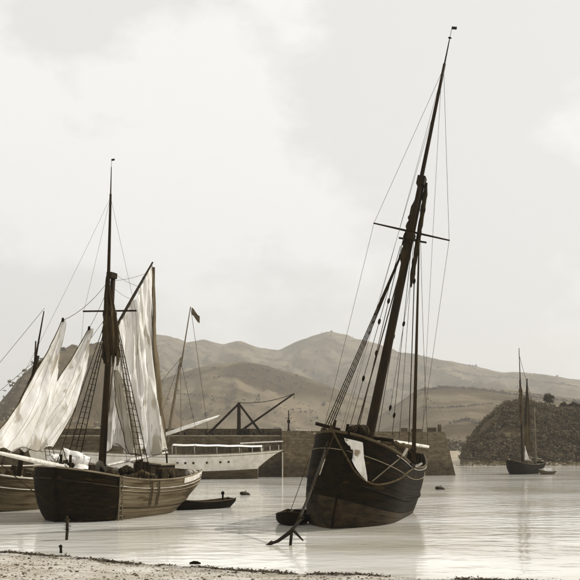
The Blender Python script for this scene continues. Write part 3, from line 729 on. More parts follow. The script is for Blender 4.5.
mb = MB(); a = on_hull(377, 414, .2); mb.tube([a, a+Vector((.35, .1, .3))], .07, 6); mb.build('fender_rope_end', 'pale_rope', ms)
mb = MB(); hp = on_hull(306, 436, .02); mb.tube([hp+Vector((.32*math.cos(k*.6283)*.4, -.03+.1*math.cos(k*.6283), .38*math.sin(k*.6283))) for k in range(11)], .06, 6, cap=False); mb.build('hawse_ring', 'iron', ms)
mb = MB(); a = on_hull(315, 409, .12); b = on_hull(311, 421, .12); mb.tube([a, b], .035, 5); mb.build('draught_mark', 'pale_paint', ms)
bpy.context.view_layer.update()
MSM = Matrix.Translation(ms.location) @ ms.rotation_euler.to_matrix().to_4x4()

# ---- anchor set in the shallows with its cable
an = thing('anchor', (-.1, 37.6, 0), (0, 0, 0), 'iron anchor standing in the shallows in front of the dark leaning ship', 'anchor'); an.scale = (1.15, 1.15, 1.0)
mb = MB(); mb.tube([(.42, .35, 1.15), (.05, 0, .68)], [.06, .085], 7); mb.build('shank', 'iron', an)
mb = MB(); mb.tube([(.12, 0, .75), (-.12, .03, .5), (-.5, .08, .18), (-1.02, .12, -.05)], [.08, .09, .075, .045], 7); mb.build('arm', 'iron', an)
mb = MB(); mb.tube([(.06, 0, .74), (.22, -.06, .55), (.5, -.14, .22)], [.08, .06, .03], 6); mb.build('arm', 'iron', an)
mb = MB(); mb.tube([(.05, 0, .72), (-.02, -.05, -.2)], .06, 6); mb.build('stock', 'iron', an)
mb = MB(); mb.add([(-1.02, .12, -.06), (-.66, -.04, .12), (-.6, .22, .14), (-.78, .1, .2)], [(0, 1, 3), (1, 2, 3), (2, 0, 3), (0, 2, 1)]); mb.build('fluke', 'iron', an)
mb = MB(); mb.tube([(.42+.11*math.cos(k*.785), .35, 1.22+.11*math.sin(k*.785)) for k in range(9)], .025, 5, cap=False); mb.build('ring', 'iron', an)
ca = MSM @ (h.p(-1, .02, .93, .1)); cb = Vector(an.location)+Vector((.42, .35, 1.2))
mb = MB(); P_ = sagline(ca, cb, .12, 40)
mb.tube(P_, [.055+.022*(i % 2) for i in range(41)], 6); o = mb.build('anchor_cable', 'iron', None, label='heavy dark anchor cable from the leaning ship bow down to the anchor', category='cable')
mb = MB(); mb.tube(sagline(MSM @ h.p(-1, .01, .99, .1), Vector(an.location)+Vector((.1, .0, .72)), .1, 20), .026, 5); mb.build('mooring_rope', 'tarred_rope', None, label='thin rope running beside the anchor cable to the anchor', category='rope')

# ---- the bluff-bowed ketch on the left with sails hoisted to dry
lk = thing('sailing_ketch', (-14.05, 49.0, 0), (R(-.6), R(3.2), R(-24)), 'bluff-bowed trading ketch with pale planked side, white jibs and gaff mainsail hung to dry', 'ship', 'sailing ships aground or at anchor')
h2 = Hull(13.2, 2.95, ((0, 3.25), (.55, 2.5), (1, 3.0)), keel=-1.2, bow=.20, blunt=2.6, fine=.25, stern=.74, over=2.6, fore=.5, rake=.35)
h2.build(lk, ('plank', 'plank', 'tar'), .4, 15, 48, .035, .185)  # planks black from stem to ladder: the bow's shade put into the colour
h2.inner(lk, .75, 'deck', 'plank_dark'); stem(h2, lk, 'tar', .13)
mk = local(lk); LKM = mk.inverted()
def K(px, py, Y): return mk @ W(px, py, Y)
h2.strake(lk, 'cap_rail', 'plank_grey', 1, .06, 0, dz=.04)
h2.strake(lk, 'rubbing_strake', 'pale_paint', .865, .026, .03, .19)
h2.strake(lk, 'wale', 'plank_grey', .805, .035, .04, .19)
h2.strake(lk, 'bow_wale', 'tar_worn', .85, .035, .03, 0, .19)  # dark length of wale, coloured with the bow's painted shade
h2.strake(lk, 'lower_wale', 'plank_dark', .56, .05, .02, .19)
mb = MB()
for i in range(8):
    t = .70+.3*i/7; a, b = h2.p(1, t, 1, .035)+Vector((0, 0, .04)), h2.p(1, t, .9, .035)
mb.grid([[h2.p(1, .74+.26*i/12, 1, .03)+Vector((0, 0, .03)) for i in range(13)], [h2.p(1, .74+.26*i/12, .905, .03) for i in range(13)]]); mb.build('quarter_board', 'white_paint', lk)
for t in (.44, .50):   # timber fenders hanging on the side
    mb = MB(); mb.tube([h2.p(1, t, .98, .1), h2.p(1, t, .8, .12), h2.p(1, t, .58, .1)], .06, 6); mb.build('fender', 'plank_dark', lk)
# boarding ladder at the shoulder of the bow
la, lb_ = LKM.inverted() @ W(151.5, 420, 49.2), LKM.inverted() @ W(156.5, 455.5, 48.6)
la = h2.p(1, .19, 1, .12); lb_ = h2.p(1, .205, .3, .5)
lad = MB()
for o in (-.2, .2):
    mb = MB(); mb.tube([la+Vector((0, o*.6, .1)), lb_+Vector((0, o, 0))], .05, 5); mb.build('ladder_rail', 'spar', lk)
for i in range(10):
    k = (i+.5)/10; q = la.lerp(lb_, k); w_ = .12+.08*k; mb = MB(); mb.tube([q+Vector((0, -w_, 0)), q+Vector((0, w_, 0))], .022, 4); mb.build('ladder_rung', 'spar', lk)
MK = 4.2
m0 = Vector((0, MK, 1.7)); hd = Vector((0, MK+.1, 13.2)); cp = Vector((0, MK+.15, 15.6))
mast_rig(lk, 'lower_mast', m0, cp, .26, .15)
t0, t1 = Vector((0, MK-.22, 12.7)), Vector((-.25, MK-.3, 22.2))
mast_rig(lk, 'topmast', t0, t0.lerp(t1, .82), .13, .07); mast_rig(lk, 'pole', t0.lerp(t1, .81), t1, .045, .025)
mb = MB(); mb.tube([t1, t1+Vector((0, 0, .4))], .015, 4); mb.box(t1+Vector((.1, 0, .45)), (.25, .02, .12)); mb.build('wind_vane', 'iron', lk)
mb = MB(); mb.tube([(-2.1, MK, 13.15), (2.0, MK, 13.15)], .06, 6); mb.build('crosstree', 'mast', lk)
mb = MB(); mb.box((0, MK, 12.95), (.5, .8, .35)); mb.build('trestle_tree', 'mast', lk)
mb = MB(); mb.box((0, MK, 15.4), (.4, .6, .35)); mb.build('mast_cap', 'mast', lk)
# dark topsail lashed at the doubling
sail(lk, 'furled_topsail', [K(155, 277, 52.6), K(153.5, 295, 52.6), K(153, 315, 52.2), K(155, 336, 52.2)], [K(156, 277, 52.6), K(160.5, 297, 52.4), K(163.5, 315, 52.3), K(164.5, 337, 52.2)], 'canvas_dark', .25, ((.18, 3, 0, .2),), 14, 20, ragged=.55)
bundle(lk, 'rigging_bundle', [(.1, MK, 13.2), (.3, MK, 11.9), (.5, MK+.2, 10.6)], .2, 'clutter')
bundle(lk, 'rigging_bundle', [(-.25, MK, 13.6), (-.3, MK, 12.0), (-.2, MK, 9.8)], .18, 'clutter')
# bowsprit
bs0, bs1 = h2.p(1, 0, 1)+Vector((.05, 1.2, -.05)), K(66, 402.5, 43.4)
mb = MB(); mb.tube([bs0.lerp(bs1, i/4) for i in range(5)], [.15, .15, .14, .11, .08], 9); mb.build('bowsprit', 'pale_spar', lk, smooth=True)
lines(lk, [(bs1, h2.p(1, 0, .45), .05)], .03, 'tarred_rope', 'bobstay')
# jibs
T1, T2 = K(68, 403, 43.6), K(85, 403.5, 45.6)
sail(lk, 'jib', [K(123.5, 309, 48.6), K(108, 340, 47.2), K(90, 372, 45.6), T1], [K(124, 309, 48.7), K(120.5, 338, 48.9), K(118, 370, 48.6), K(112, 402, 47.9)], 'canvas', .45, ((.16, 2, 1, .3), (.07, 5, 2, -.4)), ragged=.12, nu=24)
sail(lk, 'jib', [K(142.5, 315, 50.6), K(126, 343, 49.3), K(107, 373, 47.4), T2], [K(143, 315, 50.7), K(139.5, 345, 50.5), K(132, 374, 49.7), K(116, 402, 48.3)], 'canvas', .5, ((.2, 2, 2, .35), (.08, 5, 0, -.5)), ragged=.15, nu=24)
lines(lk, [(K(142.5, 315, 50.6), hd+Vector((0, -.2, 1.8)), .15), (K(123.5, 309, 48.6), cp+Vector((0, -.1, -.2)), .4), (T2, hd, .0)], .016, 'tarred_rope', 'halyard')
lines(lk, [(t0.lerp(t1, .8), bs1, .3)], .01, 'rope', 'topmast_stay')
block(lk, K(142.5, 315, 50.6)); block(lk, K(123.5, 309, 48.6))
# gaff, boom and mainsail
ga, gb = K(162.5, 313, 53.2), K(188.5, 267, 57.5)
mb = MB(); mb.tube([ga, ga.lerp(gb, .5), gb], [.1, .1, .06], 7); mb.build('gaff', 'mast', lk)
lines(lk, [(cp, ga.lerp(gb, .6), .1), (cp+Vector((0, 0, -.5)), ga.lerp(gb, .82), .1), (cp+Vector((0, 0, -.9)), ga.lerp(gb, .4), .1)], .011, 'rope', 'peak_halyard')
sail(lk, 'mainsail', [ga, K(160, 345, 53.2), K(157, 375, 53.2), K(155, 401, 53.3)], [gb, K(188.5, 310, 57.6), K(192, 360, 57.9), K(200, 405, 58)], 'canvas', .55, ((.42, 2, 1.2, .10), (.26, 5, .4, .22), (.10, 10, 2, -.2)), 64, 44, ragged=.3)
ms_ = bpy.data.objects['mainsail'].data; mb = MB()
for row in (29, 36):
    for c_ in range(4, 62, 5):
        q = ms_.vertices[row*65+c_].co.copy()+Vector((.06, -.02, 0)); mb.tube([q, q+Vector((.02, 0, -.42-.1*random.random()))], .012, 3)
mb.build('reef_points', 'rope', bpy.data.objects['mainsail'], kind='stuff')
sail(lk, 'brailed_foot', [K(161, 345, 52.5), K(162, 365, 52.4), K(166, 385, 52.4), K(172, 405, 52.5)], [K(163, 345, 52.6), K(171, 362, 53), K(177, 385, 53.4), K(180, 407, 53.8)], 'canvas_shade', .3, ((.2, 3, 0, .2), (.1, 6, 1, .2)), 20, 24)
sail(lk, 'leech_fold', [gb+Vector((0, .1, -.3)), K(189, 312, 57.2), K(191.5, 360, 57.3), K(194, 398, 57.4)], [gb+Vector((.1, .2, -.3)), K(190.5, 312, 58.4), K(195, 360, 58.6), K(199, 400, 58.7)], 'canvas_leech_shade', .1, ((.12, 2, 0, .1),), 10, 24)  # fold of the same sail; its shadow is painted into the cloth colour
lines(lk, [(K(198, 404, 58), K(199, 413, 58.5), 0)], .03, 'tarred_rope', 'sheet')
bo_a, bo_b = Vector((.1, MK+.3, 3.3)), K(199.5, 404.5, 58.6)
mb = MB(); mb.tube([bo_a, bo_a.lerp(bo_b, .5), bo_b], [.09, .11, .08], 7); mb.build('boom', 'pale_spar', lk)
# shrouds
s1 = [h2.p(-1, t, 1, .1)+Vector((0, 0, .1)) for t in (.33, .38, .43)]
shrouds(lk, [hd+Vector((-.12, .06*i, -.2)) for i in range(3)], s1, 22, .032)
s2 = [h2.p(1, t, 1, .1)+Vector((0, 0, .1)) for t in (.33, .38, .43)]
shrouds(lk, [hd+Vector((.25, .06*i, -.2)) for i in range(3)], s2, 22, .032)
lines(lk, [(t0.lerp(t1, .8), (-2.05, MK, 13.15), 0), (t0.lerp(t1, .8), (1.95, MK, 13.15), 0), ((-2.05, MK, 13.15), s1[1], 0), ((1.95, MK, 13.15), s2[1], 0)], .010, 'rope', 'topmast_shroud')
for a, b in ((162, 385), (171, 398)):
    lines(lk, [(hd+Vector((.1, .2, -1)), K(a+8, 412, 52), 0)], .014, 'tarred_rope', 'halyard')
lines(lk, [(hd+Vector((-.1, -.2, -.3)), h2.p(1, 0, 1)+Vector((0, .2, .2)), 0)], .03, 'tarred_rope', 'forestay')
# lowered sails heaped on the foredeck, deck gear
rows = []
for j in range(9):
    k = j/8; rows.append([Vector((-.9+1.9*u/9, 1.3+2.6*k, 3.55-.55*(2*k-1)**2-.45*math.sin(u*1.1)**2*(1-.4*k)+.25*math.cos(k*7+u))) for u in range(10)])
mb = MB(); mb.grid(rows); mb.build('lowered_sail', 'cloth_white', lk, smooth=True)
sail(lk, 'hanging_cloth', [K(123.5, 401, 50.5), K(126, 408, 50.5), K(128.5, 412, 50.5)], [K(144, 408, 51.5), K(143, 411.5, 51.5), K(140.5, 416, 51.5)], 'cloth_white', .3, ((.12, 2, 0, .5),), 12, 10)
bundle(lk, 'furled_staysail', [K(113, 412, 49.6), K(117, 408.5, 49.8), K(122, 409, 50.2)], .22, 'cloth_white')
mb = MB(); mb.tube([(-.9, 1.9, 2.95), (.9, 1.9, 2.95)], .22, 10); mb.build('windlass_drum', 'clutter', lk)
for s_ in (-1, 1):
    mb = MB(); mb.box((s_*1.0, 1.9, 2.8), (.2, .45, 1.3)); mb.build('windlass_post', 'clutter', lk)
    mb = MB(); mb.tube([(s_*.35, .7, 2.3), (s_*.35, .65, 4.0)], .09, 6); mb.build('knighthead', 'clutter', lk)
mb = MB(); mb.box((0, 6.6, 2.2), (2.0, 2.4, .9)); mb.build('hatch', 'plank_dark', lk)
mb = MB(); mb.box((0, 10.2, 2.6), (2.2, 1.9, 1.5)); mb.build('deckhouse', 'plank_dark', lk)
mb = MB(); mb.box((0, 10.2, 3.4), (2.5, 2.2, .1)); mb.build('deckhouse_roof', 'deck', lk)
mb = MB(); mb.box((.7, 8.6, 2.6), (.7, .7, 1.3), taper=.8); mb.build('companion', 'clutter', lk)
for x, y in ((1.5, 5.6), (1.7, 7.3), (1.2, 7.9), (-1.2, 5.0), (1.75, 8.8), (1.8, 9.6)):
    mb = MB(); mb.lathe([(.24, 0), (.31, .25), (.33, .45), (.31, .65), (.24, .9)], (x, y, 1.95), 12); mb.build('barrel', random.choice(('clutter', 'plank_dark')), lk, smooth=True)
for x, y, z in ((2.0, 6.5, .9), (1.9, 8.3, 1.3), (1.6, 10.6, .8), (1.7, 4.9, .9)):
    mb = MB(); mb.box((x, y, 1.9+z/2), (.5, .9, z)); mb.build('deck_box', 'clutter', lk)
for t in (.3, .4, .5, .6, .68):
    q = h2.p(1, t, 1, -.15); mb = MB(); mb.tube([q+Vector((0, 0, -.6)), q+Vector((0, 0, .35))], .06, 6); mb.build('timberhead', 'plank_dark', lk)
for y in (6.0, 8.1): bundle(lk, 'rope_coil', [(1.2, y, 2.6), (1.7, y+.2, 2.95), (2.1, y+.7, 2.7)], .18, 'rope')
for k in range(26):
    y = random.uniform(1.2, 11.6); x = random.uniform(-1.6, 2.0)*min(1, .45+y*.12); hh = random.uniform(.9, 2.0); mb = MB(); zb = 1.9
    c_ = random.random()
    if c_ < .4: mb.box((x, y, zb+hh/2), (random.uniform(.25, .6), random.uniform(.25, .7), hh), random.random()); mb.build('deck_gear', 'clutter', lk)
    elif c_ < .7: mb.lathe([(.16, 0), (.2, hh*.4), (.1, hh*.8), (.05, hh)], (x, y, zb), 9); mb.build('ventilator', 'clutter', lk)
    else: bundle(lk, 'sail_bag', [(x, y, zb+hh*.5), (x+.2, y+.4, zb+hh*.62), (x+.3, y+.9, zb+hh*.5)], .25, random.choice(('clutter', 'canvas_shade', 'clutter')))
mb = MB(); mb.tube([(.0, 11.0, 3.1), (.1, 12.8, 3.35)], .06, 6); mb.build('tiller', 'spar', lk)
mb = MB(); mb.box((0, 12.9, 1.0), (.1, .9, 3.4)); mb.build('rudder', 'plank_dark', lk)
mb = MB(); mb.tube([K(198.5, 405, 58.5), K(199, 413.5, 58.5)], .07, 6); mb.build('boom_crutch', 'mast', lk)

# ---- third vessel at the left edge, moored beyond
tv = thing('moored_smack', (-22.0, 55.5, 0), (0, R(10.5), R(-20)), 'third sailing vessel moored at the far left, half hidden by the white jibs', 'ship', 'sailing ships aground or at anchor')
h3 = Hull(16, 2.6, ((0, 3.0), (.6, 2.5), (1, 2.9)), keel=-1.0, bow=.28, blunt=2.5, fine=.4, stern=.7, over=2, fore=.8, rake=.3)
h3.build(tv, ('plank', 'plank_dark'), .72, 12, 36); h3.inner(tv, .7, 'deck', 'plank_dark'); stem(h3, tv, 'plank_dark', .14)
mv = local(tv)
h3.strake(tv, 'cap_rail', 'pale_paint', 1, .07, 0, dz=.04)
h3.strake(tv, 'rubbing_strake', 'pale_paint', .8, .035, .03)
mast_rig(tv, 'lower_mast', (0, 5, 1.8), (0, 5.1, 11.2), .2, .13); mast_rig(tv, 'topmast', (0, 4.85, 9.6), (.1, 4.9, 14.4), .09, .04)
mb = MB(); mb.tube([(-.1, 5.25, 9.3), (-.75, 5.6, 12.2)], [.1, .05], 6); mb.build('gaff', 'mast', tv)
bundle(tv, 'furled_mainsail', [(.1, 5.5, 10.8), (-.3, 5.5, 8.5), (-.5, 5.6, 6)], .28, 'canvas_dark')
for sd_ in (-1, 1): shrouds(tv, [Vector((.1*sd_, 5.1, 10.2))]*3, [h3.p(sd_, t, 1, .1)+Vector((0, 0, .1)) for t in (.32, .36, .40)], 14, .025)
mb = MB(); mb.tube([(0, .6, 2.9), (0, -4.5, 3.9)], [.12, .07], 8); mb.build('bowsprit', 'spar', tv)
lines(tv, [((0, -4.4, 3.9), (0, 4.9, 10.8), 0), ((0, -4.4, 3.9), (.1, 4.9, 14.6), 0), ((0, -4.4, 3.9), h3.p(1, 0, .5), 0)], .018, 'tarred_rope', 'stay')
mb = MB(); mb.box((0, 8, 2.2), (2, 2.4, 1.0)); mb.build('hatch', 'plank_dark', tv)
mb = MB(); mb.box((0, 12.5, 2.5), (2, 2, 1.5)); mb.build('deckhouse', 'plank_dark', tv)
mb = MB(); mb.tube([(-.8, 2, 2.7), (.8, 2, 2.7)], .22, 9); mb.build('windlass', 'clutter', tv)
for x, y in ((1.3, 4.4), (1.5, 6.4), (1.4, 7.2), (.4, 3.4), (-1.2, 6)):
    mb = MB(); mb.lathe([(.24, 0), (.32, .45), (.24, .9)], (x, y, 2.0), 10); mb.build('barrel', 'clutter', tv)
TVM = mv.inverted()
mb = MB(); mb.tube(sagline(TVM @ h3.p(1, .03, .9, .1), Vector((-20.6, 50.0, -.1)), .1, 16), .04, 5); mb.build('mooring_rope', 'pale_rope', None, label='mooring rope slanting from the far left vessel into the water', category='rope')

# ------------------------------------------------------------------ steam yacht alongside the quay
yt = thing('steam_yacht', ((284-290)/F*114, 114, 0), (0, 0, R(90)), 'white-hulled yacht with long counter stern and raked mast moored along the quay', 'yacht')
# local: y runs from bow (far left) to stern; origin placed at the stern overhang tip
LY = 34.0
yt.location = (-1.2-LY, 114.6, 0); yt.rotation_euler = (0, 0, R(-90))
hy = Hull(LY, 3.0, ((0, 4.4), (.6, 3.3), (1, 3.95)), keel=-1.0, bow=.45, blunt=1.6, fine=.5, stern=.16, over=3.6, counter=.5, fore=2.0, rake=1.5)
hy.build(yt, ('plank_dark', 'white_paint'), .47, 15, 40, .005)
hy.inner(yt, .35, 'deck', 'white_paint')
hy.strake(yt, 'cap_rail', 'spar', 1, .06, 0, dz=.05)
hy.strake(yt, 'gilt_line', 'spar', .93, .03, .02)
my = local(yt)
def Yl(px, py, Y): return my @ W(px, py, Y)
for px in (216, 222, 228, 238, 248, 254):
    a = Yl(px, 411.2, 111.65); 
    t = a.y/LY; q = hy.p(1, t, .74, .02); mb = MB(); mb.lathe([(.05, -.03), (.16, -.03), (.16, .03), (.05, .03)], (0, 0, 0), 10)
    o = mb.build('porthole', 'iron', yt); o.location = q; o.rotation_euler = (0, R(90), 0)
yb = Yl(198, 396, 114.6); ytop = Yl(216, 299, 114.6)
mast_rig(yt, 'mast', yb-Vector((0, 0, 1.4)), yb.lerp(ytop, .62), .24, .17, 'spar'); mast_rig(yt, 'topmast', yb.lerp(ytop, .55)+Vector((0, .2, 0)), ytop, .12, .06, 'spar')
mb = MB(); fp = ytop; rows = [[fp+Vector((.1*math.sin(u*1.3+j), .15+.28*u, -.1-.5*j-.32*u+.1*math.sin(u*1.7))) for u in range(5)] for j in range(3)]; mb.grid(rows); mb.build('flag', 'flag', yt)
lines(yt, [(yb.lerp(ytop, .6), Yl(188, 396, 112), 0), (yb.lerp(ytop, .6), Yl(222, 398, 112), 0), (yb.lerp(ytop, .6), Yl(209, 398, 112), 0), (yb.lerp(ytop, .62), Yl(160, 396, 113), 0), (ytop, Yl(230, 398, 114), 0)], .03, 'rope', 'shroud')
mb = MB(); a, b = Yl(198, 391.5, 114), Yl(237, 378, 114); mb.tube([a, a.lerp(b, .5), b], [.26, .24, .1], 8); mb.build('boom_with_sail', 'cloth_white', yt, smooth=True)
mb = MB(); a, b = Yl(204, 398.5, 114.4), Yl(268, 399.5, 114.4)
n_ = 16; rows = []
for i in range(n_+1):
    q = a.lerp(b, i/n_); dz = .1*math.cos(i*math.pi/2); rows.append([q+Vector((x, 0, -.06*x*x+dz*.3)) for x in (-2.0, -1, 0, 1, 2.0)])
mb.grid(rows); mb.build('awning', 'cloth_white', yt, smooth=True)
for i in range(0, 17, 4):
    q = a.lerp(b, i/16)
    for x in (-1.9, 1.9): mb = MB(); mb.tube([q+Vector((x, 0, -.35)), Vector((x*.95, q.y, 3.3))], .05, 5); mb.build('awning_post', 'pale_spar', yt)
mb = MB(); q = a.lerp(b, .35); mb.box((0, q.y, 3.7), (2.2, 7, 1.3)); mb.build('deckhouse', 'spar', yt)
mb = MB(); q = Yl(262, 403, 114); mb.box((0, q.y, 4.0), (1.2, 1.6, .9)); mb.build('skylight', 'plank_dark', yt)
mb = MB(); q = Yl(263, 396, 114); mb.tube([Yl(252, 398, 113.5), Yl(283, 396.5, 113.5)], .1, 6); mb.build('spanker_boom', 'pale_spar', yt)
for px in (262, 268, 274, 280):
    q = Yl(px, 403, 114); zz = hy.zs(min(1, q.y/LY)); mb = MB(); mb.tube([hy.p(1, min(1, q.y/LY), 1)+Vector((0, 0, 0)), hy.p(1, min(1, q.y/LY), 1)+Vector((0, 0, .75))], .04, 4); mb.build('stanchion', 'pale_spar', yt)
mb = MB(); mb.tube([rel((-1.45, 118.0, -.5)), rel((-1.45, 118.6, 3.6))], .09, 5); mb.build('tide_post', 'pale_paint', pier)
mb = MB(); mb.lathe([(.75, 0), (.72, 5)], (0, 12.5, 3.2), 14); mb.build('funnel', 'pale_paint', yt)

# ------------------------------------------------------------------ far ketch at anchor
fk = thing('anchored_ketch', ((447-290)/F*131, 131, 0), (0, 0, R(-46)), 'small distant ketch anchored off the headland with dark brailed sail', 'ship', 'sailing ships aground or at anchor')
h4 = Hull(9.5, 1.5, ((0, 2.3), (.6, 1.5), (1, 1.9)), keel=-.6, bow=.3, blunt=2.2, fine=.5, stern=.7, over=1.2, fore=.5)
h4.build(fk, ('tar', 'tar'), .5, 9, 24, .02); h4.inner(fk, .4, 'deck', 'tar_worn'); h4.strake(fk, 'cap_rail', 'plank_dark', 1, .06, 0)
mf = local(fk)
def Q(px, py, Y): return mf @ W(px, py, Y)
ym = 133.2
mast_rig(fk, 'mainmast', Q(456.5, 416, ym), Q(454.6, 352, ym), .2, .15); mast_rig(fk, 'topmast', Q(454.9, 357, ym), Q(453.8, 329, ym), .1, .05)
bundle(fk, 'furled_topsail', [Q(454.8, 356, ym), Q(455.4, 370, ym), Q(455.6, 385, ym)], .3, 'canvas_dark')
mast_rig(fk, 'gaff', Q(458.5, 385, ym+.5), Q(459.8, 351, ym+1), .12, .08)
sail(fk, 'mainsail', [Q(459.4, 352, ym+1), Q(458.4, 370, ym+.8), Q(457.8, 385, ym+.6), Q(457.6, 401, ym+.6)], [Q(459.9, 352, ym+1.2), Q(461.6, 375, ym+1.4), Q(462.5, 390, ym+1.6), Q(464, 405, ym+1.8)], 'canvas_dark', .2, ((.15, 3, 0, .1),), 12, 16)
sail(fk, 'lower_sail', [Q(457.8, 400, ym+.5), Q(458, 405, ym+.5), Q(458, 410, ym+.5)], [Q(458.6, 400, ym+.7), Q(460.4, 407, ym+.9), Q(463.5, 411, ym+1)], 'canvas', .1, ((.06, 2, 0, .1),), 8, 8)
mast_rig(fk, 'mizzen_mast', Q(466.2, 416, 135.5), Q(465, 372, 135.5), .14, .08, 'spar')
sail(fk, 'jib', [Q(446, 409, 131.3), Q(447.5, 411, 131.2), Q(449, 413.5, 131.2)], [Q(447, 409.5, 131.4), Q(450, 412, 131.6), Q(453, 414.5, 131.6)], 'canvas', .1, (), 6, 6)
lines(fk, [(Q(455, 362, ym), Q(444, 411, 130.5), 0), (Q(455, 366, ym), Q(450, 413, 132), 0), (Q(455, 366, ym), Q(462, 413, 133), 0), (Q(454.2, 335, ym), Q(465, 373, 135.5), .1)], .035, 'rope', 'stay')
mb = MB(); mb.tube([Q(458, 407.5, ym+.6), Q(470, 409.5, 137)], .1, 6); mb.build('boom', 'spar', fk)
mb = MB(); q = h4.p(1, .55, .7)*.0+Vector((0, 5.4, 1.6)); mb.box(q, (1.2, 2, .8)); mb.build('deckhouse', 'plank_dark', fk)

# ------------------------------------------------------------------ rowing boats
def rowboat(name, loc, rz, Lb, B, label, material='tar', heel=0, rail='plank_dark', pitch=0):
    b = thing(name, loc, (pitch, heel, rz), label, 'boat', 'rowing boats afloat')
    hb = Hull(Lb, B, ((0, .82), (.55, .52), (1, .68)), keel=-.16, bow=.42, blunt=2.0, fine=.5, stern=.62, over=.25, fore=.35, rake=.15)
    hb.build(b, (material, material), .5, 6, 22, .012)
    n = 16; mb = MB(); ts = [.03+.95*i/n for i in range(n+1)]
    mb.grid([[hb.p(sd_, t, v, -.03) for t in ts] for sd_, v in ((1, 1), (1, .75), (1, .45), (1, .2), (-1, .2), (-1, .45), (-1, .75), (-1, 1))]); mb.build('lining', 'plank_dark', b, smooth=True)
    hb.strake(b, 'gunwale', rail, 1, .035, 0, dz=.015)
    for t in (.3, .55, .82):
        a, c = hb.p(1, t, .72, -.03), hb.p(-1, t, .72, -.03); mb = MB(); mb.box(((a.x+c.x)/2, a.y, a.z), (abs(a.x-c.x), .24, .04)); mb.build('thwart', 'plank', b)
    mb = MB(); mb.tube([hb.p(1, 0, v)+Vector((0, -.02, 0)) for v in (.1, .3, .6, 1)]+[hb.p(1, 0, 1)+Vector((0, -.04, .1))], .035, 5); mb.build('stem_post', material, b)
    return b, hb
pA = G(203.5, 446.5); pB = G(246, 444.0)
d = pB-pA; rb, hb = rowboat('rowing_boat', pA+Vector((.15, 0, 0)), -math.atan2(d.x, d.y), d.length*.97, .78, 'dark rowing boat lying broadside astern of the pale-sided ketch')
mb = MB(); mb.tube([(0, d.length*.80, .4), (0, d.length*.80, .95)], .07, 7); mb.lathe([(.05, .9), (.13, 1.0), (.12, 1.12), (.04, 1.2)], (0, d.length*.80, 0), 9); mb.build('sculling_post', 'tar', rb)
mb = MB(); mb.tube(sagline(LKM @ (h2.p(1, .97, .95, .1)), pA+Vector((.35, 0, .8)), .05, 8), .025, 5); mb.build('painter_rope', 'rope', None, label='painter rope from the ketch stern down to the broadside rowing boat', category='rope')
rb2, hb2 = rowboat('rowing_boat', G(284, 458), R(-9), 3.6, .93, 'dark rowing boat seen end-on beside the leaning ship bow')
rb2.location.x += .2
o_ = MB(); o_.tube([(-.35, .6, .62), (-.2, 3.2, .66)], .03, 5); o_.build('oar', 'pale_spar', rb2)
mb = MB(); mb.tube(sagline(MSM @ h.p(-1, .12, .82, .1), Vector(rb2.location)+Vector((.1, .2, .75)), .05, 8), .02, 5); mb.build('painter_rope', 'rope', None, label='painter rope from the leaning ship down to the end-on rowing boat', category='rope')
rb3, hb3 = rowboat('rowing_boat', G(469, 420.5), R(-82), 2.6, .7, 'tiny pale rowing boat just right of the distant ketch', 'plank', rail='white_paint')
mb = MB(); mb.box((0, 1.2, .75), (.8, 1.4, .35)); mb.build('folded_sail', 'cloth_white', rb3)

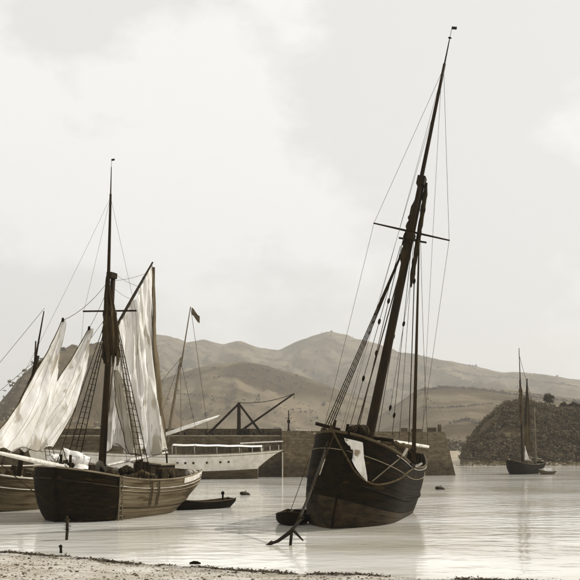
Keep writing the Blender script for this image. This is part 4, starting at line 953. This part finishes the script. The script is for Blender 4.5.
# ------------------------------------------------------------------ buoys, post, driftwood
def buoy(px, py, w, hgt, label):
    o = thing('mooring_buoy', G(px, py), (0, R(12), random.random()), label, 'buoy', 'mooring buoys')
    mb = MB(); n = 10
    mb.tube([(-w/2+w*i/n, 0, hgt*.25) for i in range(n+1)], [hgt*.62*(.55+.45*math.sin(math.pi*(i+.4)/(n+.8))) for i in range(n+1)], 12); mb.build('cask', 'tar_worn', o, smooth=True)
    for x in (-w*.28, w*.28):
        mb = MB(); mb.tube([(x-.03, 0, hgt*.25), (x+.03, 0, hgt*.25)], hgt*.63, 12); mb.build('hoop', 'iron', o)
    mb = MB(); mb.tube([(.08*math.cos(k*.785), 0, hgt*.85+.12*math.sin(k*.785)) for k in range(9)], .03, 5, cap=False); mb.build('ring', 'iron', o)
buoy(255.3, 435.5, .95, .34, 'dark cask buoy floating between the rowing boat and the quay')
buoy(396.5, 431.5, 1.0, .36, 'dark cask buoy floating right of the leaning ship')
po = thing('mooring_post', G(126, 468), (0, R(2), 0), 'short weed-hung wooden post standing in the shallows before the ketch', 'post')
mb = MB(); mb.tube([(0, 0, -.4), (.03, 0, .5), (.0, 0, 1.15)], [.075, .07, .06], 8); mb.build('stake', 'tar_worn', po)
mb = MB()
for i in range(60):
    a = random.random()*6.28; z = random.uniform(.45, .95); tuft(mb, (.12*math.cos(a), .12*math.sin(a), z), .11, 2)
mb.build('hanging_weed', 'weed', po, kind='stuff')
st = thing('small_stake', G(122, 477.5), (0, R(-4), 0), 'tiny dark stake at the water edge below the mooring post', 'stake')
mb = MB(); mb.tube([(0, 0, -.2), (.02, 0, .26)], [.07, .05], 6); mb.build('stake', 'tar', st)
mb = MB(); mb.tube([(-.03, -.03, .26), (.05, .03, .3)], .07, 6); mb.build('knob', 'tar', st)
dr = MB(); dr.tube([(-.2, 0, .03), (-.05, .04, .06), (.1, .0, .05), (.22, .05, .02)], [.03, .06, .065, .03], 7)
o = dr.build('driftwood', 'tar', None, smooth=True, label='small dark lump of driftwood in the water near the shore', category='driftwood'); o.location = G(219, 485.5)

# ------------------------------------------------------------------ sea haze
mh = bpy.data.materials.new('haze'); mh.use_nodes = True; t = mh.node_tree; t.nodes.clear()
vo = t.nodes.new('ShaderNodeVolumePrincipled'); vo.inputs['Color'].default_value = (.97, .95, .905, 1); vo.inputs['Density'].default_value = .00026; vo.inputs['Anisotropy'].default_value = .2
ou = t.nodes.new('ShaderNodeOutputMaterial'); t.links.new(vo.outputs[0], ou.inputs['Volume'])
M['haze'] = mh
mb = MB(); mb.box((0, 0, 209), (7600, 7600, 424)); mb.build('haze', 'haze', None, kind='stuff')
